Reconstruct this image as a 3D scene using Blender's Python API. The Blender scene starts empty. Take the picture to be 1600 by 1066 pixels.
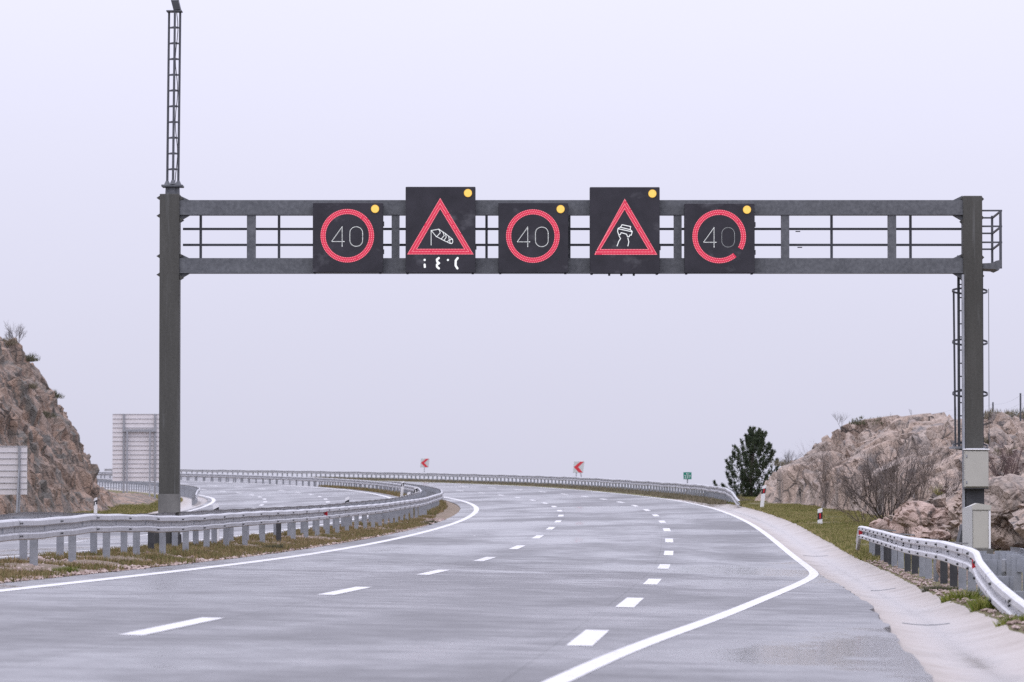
import bpy, math, random
import numpy as np
from mathutils import Vector, Matrix

# ------------------------------------------------------------------ camera, sky, sun, exposure
SC = bpy.context.scene
COL = SC.collection
FPX = 7047.0                       # focal length in pixels of the 1600 px wide photograph
HZ = 780.0                         # row of the true horizon
CAMZ = 1.638
cam_d = bpy.data.cameras.new('camera')
cam = bpy.data.objects.new('camera', cam_d)
COL.objects.link(cam)
cam_d.sensor_width = 36.0
cam_d.lens = FPX / 1600.0 * 36.0
PITCH = math.atan((HZ - 533.0) / FPX)
cam.location = (0, 0, CAMZ)
cam.rotation_euler = (math.pi / 2 + PITCH, 0, 0)
cam_d.clip_start = 0.5
cam_d.clip_end = 40000
cam_d.dof.use_dof = True
cam_d.dof.focus_distance = 97.0
cam_d.dof.aperture_fstop = 5.0
SC.camera = cam

W = bpy.data.worlds.new('World')
SC.world = W
W.use_nodes = True
nt = W.node_tree
nt.nodes.clear()
SUN_EL, SUN_AZ = math.radians(52), math.radians(205)
def N(t, **kw):
    n = nt.nodes.new(t)
    for k, v in kw.items():
        setattr(n, k, v)
    return n
out = N('ShaderNodeOutputWorld')
bg_sky, bg_cloud, mixw = N('ShaderNodeBackground'), N('ShaderNodeBackground'), N('ShaderNodeMixShader')
sky = N('ShaderNodeTexSky', sky_type='NISHITA', sun_disc=False, sun_elevation=SUN_EL, sun_rotation=SUN_AZ)
bg_sky.inputs[1].default_value = 0.08
nt.links.new(sky.outputs[0], bg_sky.inputs[0])
tc = N('ShaderNodeTexCoord')
sep = N('ShaderNodeSeparateXYZ')
nt.links.new(tc.outputs['Generated'], sep.inputs[0])
mx = N('ShaderNodeMath', operation='MAXIMUM'); mx.inputs[1].default_value = 0.0
nt.links.new(sep.outputs[2], mx.inputs[0])
m0 = N('ShaderNodeMath', operation='MULTIPLY_ADD')        # overcast sky: L = Lh (1 + 3.4 s - 1.2 s^2), s = sin elevation
m0.inputs[1].default_value = -1.2; m0.inputs[2].default_value = 3.4
nt.links.new(mx.outputs[0], m0.inputs[0])
mul = N('ShaderNodeMath', operation='MULTIPLY_ADD')
mul.inputs[2].default_value = 1.0
nt.links.new(mx.outputs[0], mul.inputs[0]); nt.links.new(m0.outputs[0], mul.inputs[1])
noi = N('ShaderNodeTexNoise'); noi.inputs['Scale'].default_value = 3.0; noi.inputs['Detail'].default_value = 5.0
mpw = N('ShaderNodeMapping'); mpw.inputs['Scale'].default_value = (1, 1, 4)
nt.links.new(tc.outputs['Generated'], mpw.inputs[0]); nt.links.new(mpw.outputs[0], noi.inputs[0])
mr = N('ShaderNodeMapRange'); mr.inputs[3].default_value = 0.965; mr.inputs[4].default_value = 1.035
nt.links.new(noi.outputs[0], mr.inputs[0])
mul2 = N('ShaderNodeMath', operation='MULTIPLY')
nt.links.new(mul.outputs[0], mul2.inputs[0]); nt.links.new(mr.outputs[0], mul2.inputs[1])
bg_cloud.inputs[0].default_value = (0.650, 0.648, 0.785, 1)
nt.links.new(mul2.outputs[0], bg_cloud.inputs[1])
mixw.inputs[0].default_value = 0.975
nt.links.new(bg_sky.outputs[0], mixw.inputs[1]); nt.links.new(bg_cloud.outputs[0], mixw.inputs[2])
nt.links.new(mixw.outputs[0], out.inputs[0])

sun_d = bpy.data.lights.new('sun', 'SUN')
sun_d.energy = 0.6
sun_d.angle = math.radians(30)
sun_d.color = (1.0, 0.96, 0.9)
sun = bpy.data.objects.new('sun', sun_d)
COL.objects.link(sun)
sv = Vector((math.sin(SUN_AZ) * math.cos(SUN_EL), math.cos(SUN_AZ) * math.cos(SUN_EL), math.sin(SUN_EL)))
sun.rotation_euler = sv.to_track_quat('Z', 'Y').to_euler()

SC.view_settings.view_transform = 'Standard'
SC.view_settings.look = 'None'
SC.view_settings.exposure = 0.0
SC.view_settings.gamma = 1.0
SC.view_settings.use_curve_mapping = False
SC.render.engine = 'CYCLES'
SC.cycles.use_denoising = False
SC.cycles.max_bounces = 6
SC.cycles.sample_clamp_indirect = 6

# ------------------------------------------------------------------ alignment of the motorway
SK = np.array([-60., 0, 60, 120, 180, 240, 300, 360, 420, 500, 600, 760])
KAP = np.array([.1378, .1378, .2323, .3222, .7839, .7575, 1.2585, 1.418, 1.5341, 1.6385, 1.7353, 1.8284]) / 1000
ZK = np.array([.9265, 0, -.9265, -1.5173, -1.8889, -2.2219, -2.5139, -2.7841, -3.0202, -3.3366, -3.7322, -4.365])
EK = np.array([-1.7258, -1.7258, -2.0519, 1.2458, 2.2859, 2.5922, 3.0416, 3.1116, 3.1315, 3.1199, 3.0996, 3.0795]) / 100
ZM = np.array([.1259, .1259, .1428, .1055, .0846, .085, .1356, .1979, .256, .2823, .2935, .2997])
E2 = np.array([2.9899, 2.9899, 2.9854, 2.9687, 3.3694, 2.6335, 3.5176, 3.8246, 3.2845, 3.1533, 3.0875, 3.0606]) / 100
MED = 3.9439
LANES = [0.0, 3.8112, 7.6098, 10.5664]
LANES2 = [-3.9439, -7.8457, -11.5481, -14.7899]
DS = 0.5
SS = np.arange(-60, 760 + DS, DS)
def _cub(v):
    m = np.gradient(v, SK)
    i = np.clip(np.searchsorted(SK, SS, side='right') - 1, 0, len(SK) - 2)
    h = SK[i + 1] - SK[i]; t = (SS - SK[i]) / h
    return (2*t**3-3*t**2+1)*v[i] + (t**3-2*t**2+t)*h*m[i] + (-2*t**3+3*t**2)*v[i+1] + (t**3-t**2)*h*m[i+1]
def _int(f):
    c = np.concatenate([[0], np.cumsum((f[1:] + f[:-1]) / 2 * DS)])
    return c - c[int(60 / DS)]
TH = 0.0509 - _int(np.interp(SS, SK, KAP))
XR = -6.9288 + _int(np.sin(TH))
YR = 40.0 + _int(np.cos(TH))
ZR, ER, ZMR, ER2 = _cub(ZK), _cub(EK), _cub(ZM), _cub(E2)
TILT = (HZ - 681.95) / FPX
def th(s): return np.interp(s, SS, TH)
def P(s, o, dz=0.0, left=None):
    """world point at station s, offset o (metres right of the median side edge line)"""
    s = np.asarray(s, float); o = np.asarray(o, float)
    s, o = np.broadcast_arrays(s, o)
    t = np.interp(s, SS, TH)
    x = np.interp(s, SS, XR) + o * np.cos(t)
    y = np.interp(s, SS, YR) - o * np.sin(t)
    z = np.interp(s, SS, ZR)
    zr = z + np.interp(s, SS, ER) * o
    zl = z + np.interp(s, SS, ZMR) + (o + MED) * np.interp(s, SS, ER2)
    if left is None:                     # median blends between both carriageways
        f = np.clip((-o - 0.75) / (MED - 1.35), 0, 1)
        zz = zr * (1 - f) + zl * f
    else:
        zz = zl if left else zr
    return np.stack([x, y, zz + TILT * y + dz], -1)
def V(s, o, dz=0.0, left=None): return Vector(P(s, o, dz, left).tolist())
def at(px, py, Y):
    """world point that stands at distance Y and shows at photo pixel (px, py)"""
    dy = (533.0 - py) / FPX
    c, s_ = math.cos(PITCH), math.sin(PITCH)
    # ray: forward (0,c,s) + up (0,-s,c)*dy + right*dx
    k = Y / (c - s_ * dy)
    return Vector((k * (px - 800.0) / FPX, Y, CAMZ + k * (s_ + c * dy)))

# ------------------------------------------------------------------ helpers
def setp(o, label=None, cat=None, group=None, kind=None):
    if label: o['label'] = label
    if cat: o['category'] = cat
    if group: o['group'] = group
    if kind: o['kind'] = kind
    return o
def empty(name, loc=(0, 0, 0), rz=0.0, label=None, cat=None, group=None):
    o = bpy.data.objects.new(name, None)
    o.empty_display_size = 0.2
    COL.objects.link(o)
    o.location = loc; o.rotation_euler = (0, 0, rz)
    return setp(o, label, cat, group)
class MB:
    def __init__(s): s.v, s.f, s.uv = [], [], None
    def add(s, vs, fs):
        b = len(s.v); s.v.extend([tuple(v) for v in vs]); s.f.extend([tuple(i + b for i in f) for f in fs]); return s
    def box(s, x0, x1, y0, y1, z0, z1):
        return s.add([(x0,y0,z0),(x1,y0,z0),(x1,y1,z0),(x0,y1,z0),(x0,y0,z1),(x1,y0,z1),(x1,y1,z1),(x0,y1,z1)],
                     [(0,3,2,1),(4,5,6,7),(0,1,5,4),(1,2,6,5),(2,3,7,6),(3,0,4,7)])
    def bbox(s, x0, x1, y0, y1, z0, z1, b=0.02):
        """box with chamfered vertical and horizontal edges"""
        vs = []
        for z, d in ((z0, b), (z0 + b, 0), (z1 - b, 0), (z1, b)):
            for (x, y) in ((x0+b+d, y0+d), (x1-b-d, y0+d), (x1-d, y0+b+d), (x1-d, y1-b-d), (x1-b-d, y1-d), (x0+b+d, y1-d), (x0+d, y1-b-d), (x0+d, y0+b+d)):
                vs.append((x, y, z))
        fs = [tuple(range(7, -1, -1)), tuple(range(24, 32))]
        for k in range(3):
            for i in range(8):
                j = (i + 1) % 8
                fs.append((k*8+i, k*8+j, k*8+8+j, k*8+8+i))
        return s.add(vs, fs)
    def tube(s, a, b, r0, r1=None, n=6, caps=True):
        a, b = Vector(a), Vector(b); r1 = r0 if r1 is None else r1
        d = (b - a)
        if d.length < 1e-6: return s
        d.normalize()
        u = d.orthogonal().normalized(); w = d.cross(u)
        vs = []
        for p, r in ((a, r0), (b, r1)):
            for i in range(n):
                t = 2 * math.pi * i / n
                vs.append(p + u * (r * math.cos(t)) + w * (r * math.sin(t)))
        fs = [(i, (i+1) % n, n + (i+1) % n, n + i) for i in range(n)]
        if caps: fs += [tuple(range(n-1, -1, -1)), tuple(range(n, 2*n))]
        return s.add(vs, fs)
    def path(s, pts, r, n=6):
        for a, b in zip(pts[:-1], pts[1:]): s.tube(a, b, r, r, n)
        return s
    def bar(s, a, b, w, h):
        """flat bar from a to b, w across (horizontal), h along z-ish"""
        a, b = Vector(a), Vector(b); d = (b - a).normalized()
        up = Vector((0, 0, 1)) if abs(d.z) < 0.9 else Vector((0, 1, 0))
        sd = d.cross(up).normalized(); up = sd.cross(d)
        vs = []
        for p in (a, b):
            for i, j in ((-1,-1),(1,-1),(1,1),(-1,1)):
                vs.append(p + sd * (i*w/2) + up * (j*h/2))
        return s.add(vs, [(0,1,2,3),(7,6,5,4),(0,4,5,1),(1,5,6,2),(2,6,7,3),(3,7,4,0)])
    def prism(s, poly, y0, y1):
        """polygon in x,z extruded from y0 to y1"""
        n = len(poly)
        vs = [(x, y0, z) for x, z in poly] + [(x, y1, z) for x, z in poly]
        fs = [tuple(range(n)), tuple(range(2*n-1, n-1, -1))] + [(i, n+i, n+(i+1) % n, (i+1) % n) for i in range(n)]
        return s.add(vs, fs)
    def disc(s, c, r, y, n=8, t=0.004):
        vs = [(c[0] + r*math.cos(2*math.pi*i/n), y, c[1] + r*math.sin(2*math.pi*i/n)) for i in range(n)]
        vs += [(v[0], y + t, v[2]) for v in vs]
        return s.add(vs, [tuple(range(n))] + [(i, n+i, n+(i+1) % n, (i+1) % n) for i in range(n)])
    def mesh(s, name, mat=None, smooth=False):
        m = bpy.data.meshes.new(name)
        m.from_pydata(s.v, [], s.f)
        if mat: m.materials.append(mat)
        if smooth: m.polygons.foreach_set('use_smooth', [True] * len(m.polygons))
        m.update()
        return m
    def build(s, name, mat, parent=None, loc=(0, 0, 0), rz=0.0, smooth=False):
        return link(name, s.mesh(name, mat, smooth), parent, loc, rz)
def link(name, mesh, parent=None, loc=(0, 0, 0), rz=0.0):
    o = bpy.data.objects.new(name, mesh)
    COL.objects.link(o)
    o.location = loc; o.rotation_euler = (0, 0, rz)
    if parent: o.parent = parent
    return o
def np_mesh(name, verts, faces, mat, uv=None, smooth=True):
    """verts (n,3); faces (m,k) array"""
    m = bpy.data.meshes.new(name)
    verts = np.asarray(verts, np.float32); faces = np.asarray(faces, np.int32)
    k = faces.shape[1]
    m.vertices.add(len(verts)); m.vertices.foreach_set('co', verts.ravel())
    m.loops.add(faces.size); m.loops.foreach_set('vertex_index', faces.ravel())
    m.polygons.add(len(faces))
    m.polygons.foreach_set('loop_start', np.arange(0, faces.size, k, dtype=np.int32))
    m.polygons.foreach_set('loop_total', np.full(len(faces), k, np.int32))
    m.polygons.foreach_set('use_smooth', np.full(len(faces), smooth))
    if uv is not None:
        l = m.uv_layers.new(name='uv')
        l.data.foreach_set('uv', np.asarray(uv, np.float32)[faces.ravel()].ravel())
    m.materials.append(mat)
    m.update(calc_edges=True); m.validate()
    return m
def grid_faces(nr, nc):
    i = np.arange((nr - 1) * (nc - 1)); r, c = i // (nc - 1), i % (nc - 1)
    a = r * nc + c
    return np.stack([a, a + 1, a + nc + 1, a + nc], 1)
def sheet(name, pts, mat, uv=None, smooth=True, parent=None):
    nr, nc = pts.shape[:2]
    return link(name, np_mesh(name, pts.reshape(-1, 3), grid_faces(nr, nc), mat, None if uv is None else uv.reshape(-1, 2), smooth), parent)

# ---- noise in numpy
def _h(ix, iy, iz, k):
    v = np.sin(ix * 127.1 + iy * 311.7 + iz * 74.7 + k * 53.3) * 43758.5453
    return v - np.floor(v)
def vnoise(p, scale, seed=0):
    q = np.asarray(p, float) / scale + seed * 17.31
    b = np.floor(q); f = q - b; f = f * f * (3 - 2 * f)
    r = 0
    for dx in (0, 1):
        for dy in (0, 1):
            for dz in (0, 1):
                w = (f[..., 0] if dx else 1 - f[..., 0]) * (f[..., 1] if dy else 1 - f[..., 1]) * (f[..., 2] if dz else 1 - f[..., 2])
                r = r + w * _h(b[..., 0] + dx, b[..., 1] + dy, b[..., 2] + dz, seed)
    return r * 2 - 1
def fbm(p, scale, oct=4, seed=0):
    a, r, t = 1.0, 0, 0
    for i in range(oct):
        r = r + a * vnoise(p, scale, seed + i); t += a; a *= .5; scale = scale / 2.03
    return r / t
def facet(p, cell, seed=0, tilt=0.6, crack=0.25):
    """fractured rock: random tilted plane per cell, with joints between the cells"""
    q = np.asarray(p, float) / cell; b = np.floor(q)
    d1 = np.full(q.shape[:-1], 9.0); d2 = d1.copy(); val = np.zeros_like(d1)
    for dx in (-1, 0, 1):
        for dy in (-1, 0, 1):
            for dz in (-1, 0, 1):
                ix, iy, iz = b[..., 0]+dx, b[..., 1]+dy, b[..., 2]+dz
                c = np.stack([ix + _h(ix, iy, iz, seed+1), iy + _h(ix, iy, iz, seed+2), iz + _h(ix, iy, iz, seed+3)], -1)
                r = q - c
                d = np.sqrt((r * r).sum(-1))
                g = (r[..., 0]*(_h(ix,iy,iz,seed+4)-.5) + r[..., 1]*(_h(ix,iy,iz,seed+5)-.5) + r[..., 2]*(_h(ix,iy,iz,seed+6)-.5)) * 2 * tilt
                hv = _h(ix, iy, iz, seed+7) - .5 + g
                near = d < d1
                d2 = np.where(near, d1, np.minimum(d2, d))
                val = np.where(near, hv, val)
                d1 = np.where(near, d, d1)
    e = np.clip((d2 - d1) / 0.12, 0, 1)
    return (val - crack * (1 - e)) * cell

# ------------------------------------------------------------------ materials
def mat(name, build):
    m = bpy.data.materials.new(name); m.use_nodes = True
    t = m.node_tree; t.nodes.clear()
    o = t.nodes.new('ShaderNodeOutputMaterial'); b = t.nodes.new('ShaderNodeBsdfPrincipled')
    t.links.new(b.outputs[0], o.inputs[0])
    G = Gr(t, b)
    build(G)
    return m
class Gr:
    def __init__(s, t, b): s.t, s.b = t, b
    def n(s, typ, **kw):
        n = s.t.nodes.new(typ)
        for k, v in kw.items(): setattr(n, k, v)
        return n
    def l(s, a, b): s.t.links.new(a, b)
    def coord(s, scale=(1, 1, 1), kind='pos'):
        if kind == 'pos': o = s.n('ShaderNodeNewGeometry').outputs['Position']
        elif kind == 'uv': o = s.n('ShaderNodeUVMap').outputs[0]
        else: o = s.n('ShaderNodeTexCoord').outputs['Object']
        m = s.n('ShaderNodeMapping'); m.inputs['Scale'].default_value = scale
        s.l(o, m.inputs[0]); return m.outputs[0]
    def noise(s, scale, detail=4, co=None, rough=.6, dist=0):
        n = s.n('ShaderNodeTexNoise'); n.inputs['Scale'].default_value = scale
        n.inputs['Detail'].default_value = detail; n.inputs['Roughness'].default_value = rough; n.inputs['Distortion'].default_value = dist
        s.l(co if co is not None else s.coord(), n.inputs['Vector']); return n.outputs[0]
    def ramp(s, f, stops):
        r = s.n('ShaderNodeValToRGB'); e = r.color_ramp.elements
        while len(e) > 1: e.remove(e[-1])
        for i, (p, c) in enumerate(stops):
            k = e[0] if i == 0 else e.new(p)
            k.position = p; k.color = (c, c, c, 1) if isinstance(c, (int, float)) else (*c, 1)
        s.l(f, r.inputs[0]); return r.outputs[0]
    def ramp2(s, f, a, b):
        m = s.n('ShaderNodeMapRange'); m.inputs[1].default_value = a; m.inputs[2].default_value = b
        m.inputs[3].default_value = 1.0; m.inputs[4].default_value = 0.0
        s.l(f, m.inputs[0]); return m.outputs[0]
    def mix(s, f, a, b, mode='MIX'):
        m = s.n('ShaderNodeMix', data_type='RGBA', blend_type=mode)
        for sock, v in ((m.inputs[0], f), (m.inputs[6], a), (m.inputs[7], b)):
            if hasattr(v, 'links'): s.l(v, sock)
            elif isinstance(v, (int, float)): sock.default_value = v if sock == m.inputs[0] else (v, v, v, 1)
            else: sock.default_value = (*v, 1)
        return m.outputs[2]
    def math(s, op, a, b=0.0):
        m = s.n('ShaderNodeMath', operation=op)
        for sock, v in ((m.inputs[0], a), (m.inputs[1], b)):
            if hasattr(v, 'links'): s.l(v, sock)
            else: sock.default_value = v
        return m.outputs[0]
    def bump(s, h, strength=.5, dist=.05):
        b = s.n('ShaderNodeBump'); b.inputs['Strength'].default_value = strength; b.inputs['Distance'].default_value = dist
        s.l(h, b.inputs['Height']); s.l(b.outputs[0], s.b.inputs['Normal'])
    def set(s, col=None, rough=None, metal=None, spec=None):
        for k, v in (('Base Color', col), ('Roughness', rough), ('Metallic', metal), ('Specular IOR Level', spec)):
            if v is None: continue
            i = s.b.inputs[k]
            if hasattr(v, 'links'): s.l(v, i)
            elif isinstance(v, (int, float)): i.default_value = v
            else: i.default_value = (*v, 1)
M = {}
def plain(name, col, rough=.5, metal=0.0, var=.12, scale=6.0, dirt=None):
    def f(G):
        n = G.noise(scale, 5)
        c = G.ramp(n, [(.25, tuple(x * (1 - var) for x in col)), (.75, tuple(min(1, x * (1 + var)) for x in col))])
        if dirt:
            d = G.ramp(G.noise(2.2, 6, G.coord((3, 3, .6))), [(.5, 0.0), (.72, .8)])
            c = G.mix(d, c, dirt)
        G.set(c, rough, metal)
    M[name] = mat(name, f); return M[name]

def f_asphalt(G):
    uv = G.coord((1, 1, 1), 'uv')
    big = G.noise(.15, 4, G.coord((1.0, .45, 1), 'uv'), .55, .9)
    mid = G.noise(1.5, 6, G.coord((1.0, .6, 1), 'uv'), .7)
    fine = G.noise(26, 3, uv)
    sx = G.n('ShaderNodeSeparateXYZ'); G.l(uv, sx.inputs[0])
    tr = G.math('SINE', G.math('MULTIPLY', G.math('ADD', sx.outputs[0], -.55), 2 * math.pi / 1.9))      # wheel paths
    base = G.ramp(G.math('ADD', G.math('MULTIPLY', fine, .5), G.math('MULTIPLY', mid, .5)), [(.3, (.044, .043, .046)), (.7, (.098, .095, .100))])
    base = G.mix(G.math('MULTIPLY', G.math('ADD', tr, 1.0), .12), base, (.044, .044, .048))
    wet = G.math('ADD', G.math('MULTIPLY', big, .66), G.math('MULTIPLY', mid, .34))
    streak = G.noise(1.0, 5, G.coord((.35, 2.6, 1), 'uv'), .7)
    wet = G.math('ADD', wet, G.math('MULTIPLY', tr, .012))
    wet = G.math('ADD', wet, G.math('MULTIPLY', G.math('SUBTRACT', streak, .5), .20))
    base = G.mix(.45, base, G.ramp(streak, [(.3, (.034, .033, .036)), (.7, (.115, .112, .118))]))
    for uo, wd in ((3.98, .016), (7.42, .013)):               # paving seams
        dd = G.math('ABSOLUTE', G.math('SUBTRACT', G.math('ADD', sx.outputs[0], G.math('MULTIPLY', G.noise(.6, 3, G.coord((0, 1, 1), 'uv')), .05)), uo))
        base = G.mix(G.math('MULTIPLY', G.ramp2(dd, wd * .5, wd), .7), base, (.018, .018, .019))
    oil = G.ramp(G.noise(.5, 6, G.coord((2.2, .12, 1), 'uv'), .6), [(.60, 0.0), (.72, .5)])
    base = G.mix(oil, base, (.030, .029, .031))
    r = G.ramp(wet, [(.38, .60), (.46, .46), (.53, .27), (.59, .05)])
    cr = G.n('ShaderNodeSeparateColor'); G.l(r, cr.inputs[0])
    G.set(base, cr.outputs[0], 0, .75)
    G.bump(G.math('ADD', fine, G.math('MULTIPLY', G.noise(70, 2, uv), .6)), .30, .012)
M['asphalt'] = mat('asphalt', f_asphalt)
def f_paint(G):
    n = G.noise(9, 6, G.coord((1, .4, 1)), .7)
    n2 = G.noise(40, 3)
    c = G.ramp(n, [(.30, (.36, .355, .352)), (.50, (.56, .555, .55))])
    c = G.mix(G.ramp(n2, [(.62, 0.0), (.75, .25)]), c, (.4, .4, .4))
    G.set(c, .45)
    G.bump(n2, .15, .01)
M['road_paint'] = mat('road_paint', f_paint)
def f_conc(G):
    n = G.noise(.7, 6, None, .62, .4); f = G.noise(14, 5)
    c = G.ramp(n, [(.25, (.23, .19, .155)), (.5, (.315, .27, .23)), (.75, (.375, .33, .285))])
    c = G.mix(.30, c, G.ramp(f, [(.3, (.20, .18, .165)), (.7, (.38, .35, .325))]))
    uv = G.n('ShaderNodeUVMap'); sx = G.n('ShaderNodeSeparateXYZ'); G.l(uv.outputs[0], sx.inputs[0])
    mid = G.math('ABSOLUTE', G.math('SUBTRACT', sx.outputs[0], .55))
    film = G.math('SUBTRACT', G.math('ADD', G.math('MULTIPLY', n, .35), .1), mid)       # water film in the trough
    w = G.ramp(G.math('ADD', film, .12), [(.0, 0.0), (.42, 1.0)])
    ws = G.n('ShaderNodeSeparateColor'); G.l(w, ws.inputs[0])
    rr = G.math('SUBTRACT', .60, G.math('MULTIPLY', ws.outputs[0], .45))
    c = G.mix(G.math('MULTIPLY', ws.outputs[0], .28), c, (.27, .25, .25))
    st = G.ramp(G.noise(1.3, 5, G.coord((1, .35, 1)), .6, .5), [(.54, 0.0), (.70, .55)])
    c = G.mix(st, c, (.165, .148, .13))
    G.set(c, rr)
    G.bump(f, .08, .02)
M['gutter_concrete'] = mat('gutter_concrete', f_conc)
def f_galv(G, c0, c1, rough, metal):
    n = G.noise(3.5, 6, G.coord((1, 1, 1.4)), .62); s = G.noise(16, 4, None, .7)
    c = G.ramp(n, [(.3, c0), (.7, c1)])
    c = G.mix(.3, c, G.ramp(s, [(.35, c0), (.65, c1)]))
    d = G.ramp(G.noise(1.6, 6, G.coord((2.5, 2.5, .5))), [(.55, 0.0), (.78, .55)])
    c = G.mix(d, c, tuple(x * .62 for x in c0))
    G.set(c, rough, metal)
M['galvanised'] = mat('galvanised', lambda G: f_galv(G, (.25, .26, .28), (.37, .38, .40), .45, .35))
M['rail_grey'] = mat('rail_grey', lambda G: f_galv(G, (.33, .33, .345), (.47, .47, .48), .45, .2))
M['rail_white'] = mat('rail_white', lambda G: f_galv(G, (.46, .46, .475), (.62, .62, .63), .45, .15))
M['post_steel'] = mat('post_steel', lambda G: f_galv(G, (.22, .235, .26), (.34, .355, .385), .5, .2))
M['dark_steel'] = mat('dark_steel', lambda G: f_galv(G, (.035, .036, .040), (.07, .072, .078), .5, .2))
def f_gantry(G):
    n = G.noise(1.1, 6, G.coord((2.2, 2.2, .35)), .65); s = G.noise(20, 4)
    c = G.ramp(n, [(.3, (.044, .043, .036)), (.5, (.062, .061, .052)), (.72, (.092, .091, .082))])
    c = G.mix(.25, c, G.ramp(s, [(.3, (.038, .037, .032)), (.7, (.105, .104, .096))]))
    st = G.ramp(G.noise(2.6, 6, G.coord((5, 5, .22)), .6, .4), [(.58, 0.0), (.70, .6)])
    c = G.mix(st, c, (.125, .127, .122))
    G.set(c, .62, 0, .35)
    G.bump(s, .08, .01)
M['gantry_post'] = mat('gantry_post', f_gantry)
def f_beam(G):
    n = G.noise(2.0, 6, G.coord((1, 1, 1.6)), .65); s = G.noise(13, 5, None, .7)
    c = G.ramp(n, [(.3, (.064, .068, .074)), (.6, (.100, .106, .114)), (.78, (.165, .17, .175))])
    c = G.mix(.4, c, G.ramp(s, [(.35, (.060, .064, .070)), (.66, (.19, .197, .205))]))
    G.set(c, .55, .1)
M['gantry_beam'] = mat('gantry_beam', f_beam)
M['rail_bar'] = mat('rail_bar', lambda G: f_galv(G, (.05, .053, .062), (.085, .09, .10), .5, .1))
def f_panel(G):
    n = G.noise(2.2, 5, None, .6); sm = G.noise(1.4, 4, G.coord((1, 1, 1.4)), .6)
    c = G.ramp(n, [(.3, (.019, .018, .023)), (.7, (.034, .032, .040))])
    c = G.mix(G.ramp(sm, [(.60, 0.0), (.74, .32)]), c, (.20, .20, .215))
    G.set(c, .55, 0, .35)
M['sign_face'] = mat('sign_face', f_panel)
plain('sign_side', (.030, .030, .034), .5)
plain('black_plastic', (.014, .014, .016), .4)
plain('cabinet_beige', (.42, .41, .36), .45, 0, .05, 3.0, None)
plain('cabinet_grey', (.46, .465, .45), .45, 0, .05, 3.0, None)
plain('seam_dark', (.05, .05, .05), .6)
plain('white_plastic', (.72, .72, .73), .35, 0, .06)
plain('concrete_footing', (.145, .142, .132), .8, 0, .25, 5.0, (.075, .072, .068))
plain('footing_dark', (.045, .045, .046), .75, 0, .3, 5.0)
plain('sign_back', (.66, .635, .64), .4, 0, .06, 2.0)
plain('sign_rib', (.44, .435, .45), .45, 0, .08)
plain('sign_green', (.012, .20, .135), .4, 0, .06)
plain('sign_white', (.74, .74, .74), .4, 0, .04)
plain('sign_grey', (.50, .52, .51), .4, 0, .05)
plain('sign_red', (.55, .03, .045), .4, 0, .06)
plain('reflector_red', (.50, .015, .025), .3, 0, .08)
plain('reflector_dark_red', (.10, .008, .012), .3, 0, .1)
plain('bark', (.085, .066, .056), .8, 0, .3, 9.0)
plain('twig', (.085, .066, .058), .8, 0, .3, 9.0)
plain('twig_brown', (.125, .098, .082), .8, 0, .3, 9.0)
plain('twig_red', (.125, .080, .075), .8, 0, .3, 9.0)
plain('twig_grey', (.15, .145, .145), .8, 0, .25, 9.0)
def emis(name, col, strength):
    def f(G):
        G.set((.02, .02, .02), .4)
        G.b.inputs['Emission Color'].default_value = (*col, 1); G.b.inputs['Emission Strength'].default_value = strength
    M[name] = mat(name, f)
emis('led_red', (1.0, .42, .48), 1.25)
emis('led_red_halo', (.72, .010, .065), .95)  # emissive backing plates stand in for the LEDs' red halo between dots
emis('led_white', (.93, .95, 1.0), 1.1)
emis('led_white_dim', (.75, .78, .85), .75)
emis('lamp_amber', (1.0, .60, .09), 1.0)
emis('lamp_amber_core', (1.0, .68, .16), 1.15)
def rocky(pinks, greys, lichen, seed, lt=.56, lc=(.10, .098, .10)):
    def f(G):
        co = G.coord()
        a = G.noise(.42, 6, co, .62, .5); b = G.noise(1.7, 6, co, .65); d = G.noise(9, 5, co, .7)
        c = G.ramp(a, [(.3, greys[0]), (.43, greys[1]), (.55, pinks[0]), (.7, pinks[1])])
        c = G.mix(.4, c, G.ramp(b, [(.3, tuple(x * .62 for x in greys[0])), (.5, pinks[0]), (.7, tuple(min(1, x * 1.12) for x in pinks[1]))]))
        c = G.mix(.28, c, G.ramp(d, [(.3, tuple(x * .55 for x in greys[0])), (.7, tuple(min(1, x * 1.2) for x in pinks[1]))]))
        st = G.noise(.9, 6, G.coord((1, 1, .3)), .65, .8)
        c = G.mix(G.ramp(st, [(lt, 0.0), (lt + .12, lichen)]), c, lc)
        rd = G.noise(.8, 5, G.coord((1, 1, .8)), .6)
        c = G.mix(G.ramp(rd, [(.64, 0.0), (.74, .45)]), c, (.33, .17, .12))
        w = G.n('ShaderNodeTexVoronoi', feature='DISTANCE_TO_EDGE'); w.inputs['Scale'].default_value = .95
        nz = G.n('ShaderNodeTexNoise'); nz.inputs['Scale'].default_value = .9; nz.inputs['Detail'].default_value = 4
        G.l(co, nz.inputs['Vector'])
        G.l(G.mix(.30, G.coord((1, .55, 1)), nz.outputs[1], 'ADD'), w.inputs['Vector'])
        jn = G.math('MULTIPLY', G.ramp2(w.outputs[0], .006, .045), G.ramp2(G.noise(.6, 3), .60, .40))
        c = G.mix(jn, c, (.075, .066, .06))                      # crevice shade painted into the colour as thin crack lines
        G.set(c, .85, 0, .25)
        v = G.n('ShaderNodeTexVoronoi', feature='DISTANCE_TO_EDGE'); v.inputs['Scale'].default_value = 3.2
        G.l(G.mix(.12, co, G.n('ShaderNodeTexNoise').outputs[1]), v.inputs['Vector'])
        G.bump(G.math('ADD', G.math('ADD', b, G.math('MULTIPLY', d, .5)), G.math('MULTIPLY', G.math('MINIMUM', v.outputs[0], .1), 3.0)), .75, .16)
    return f
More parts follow.
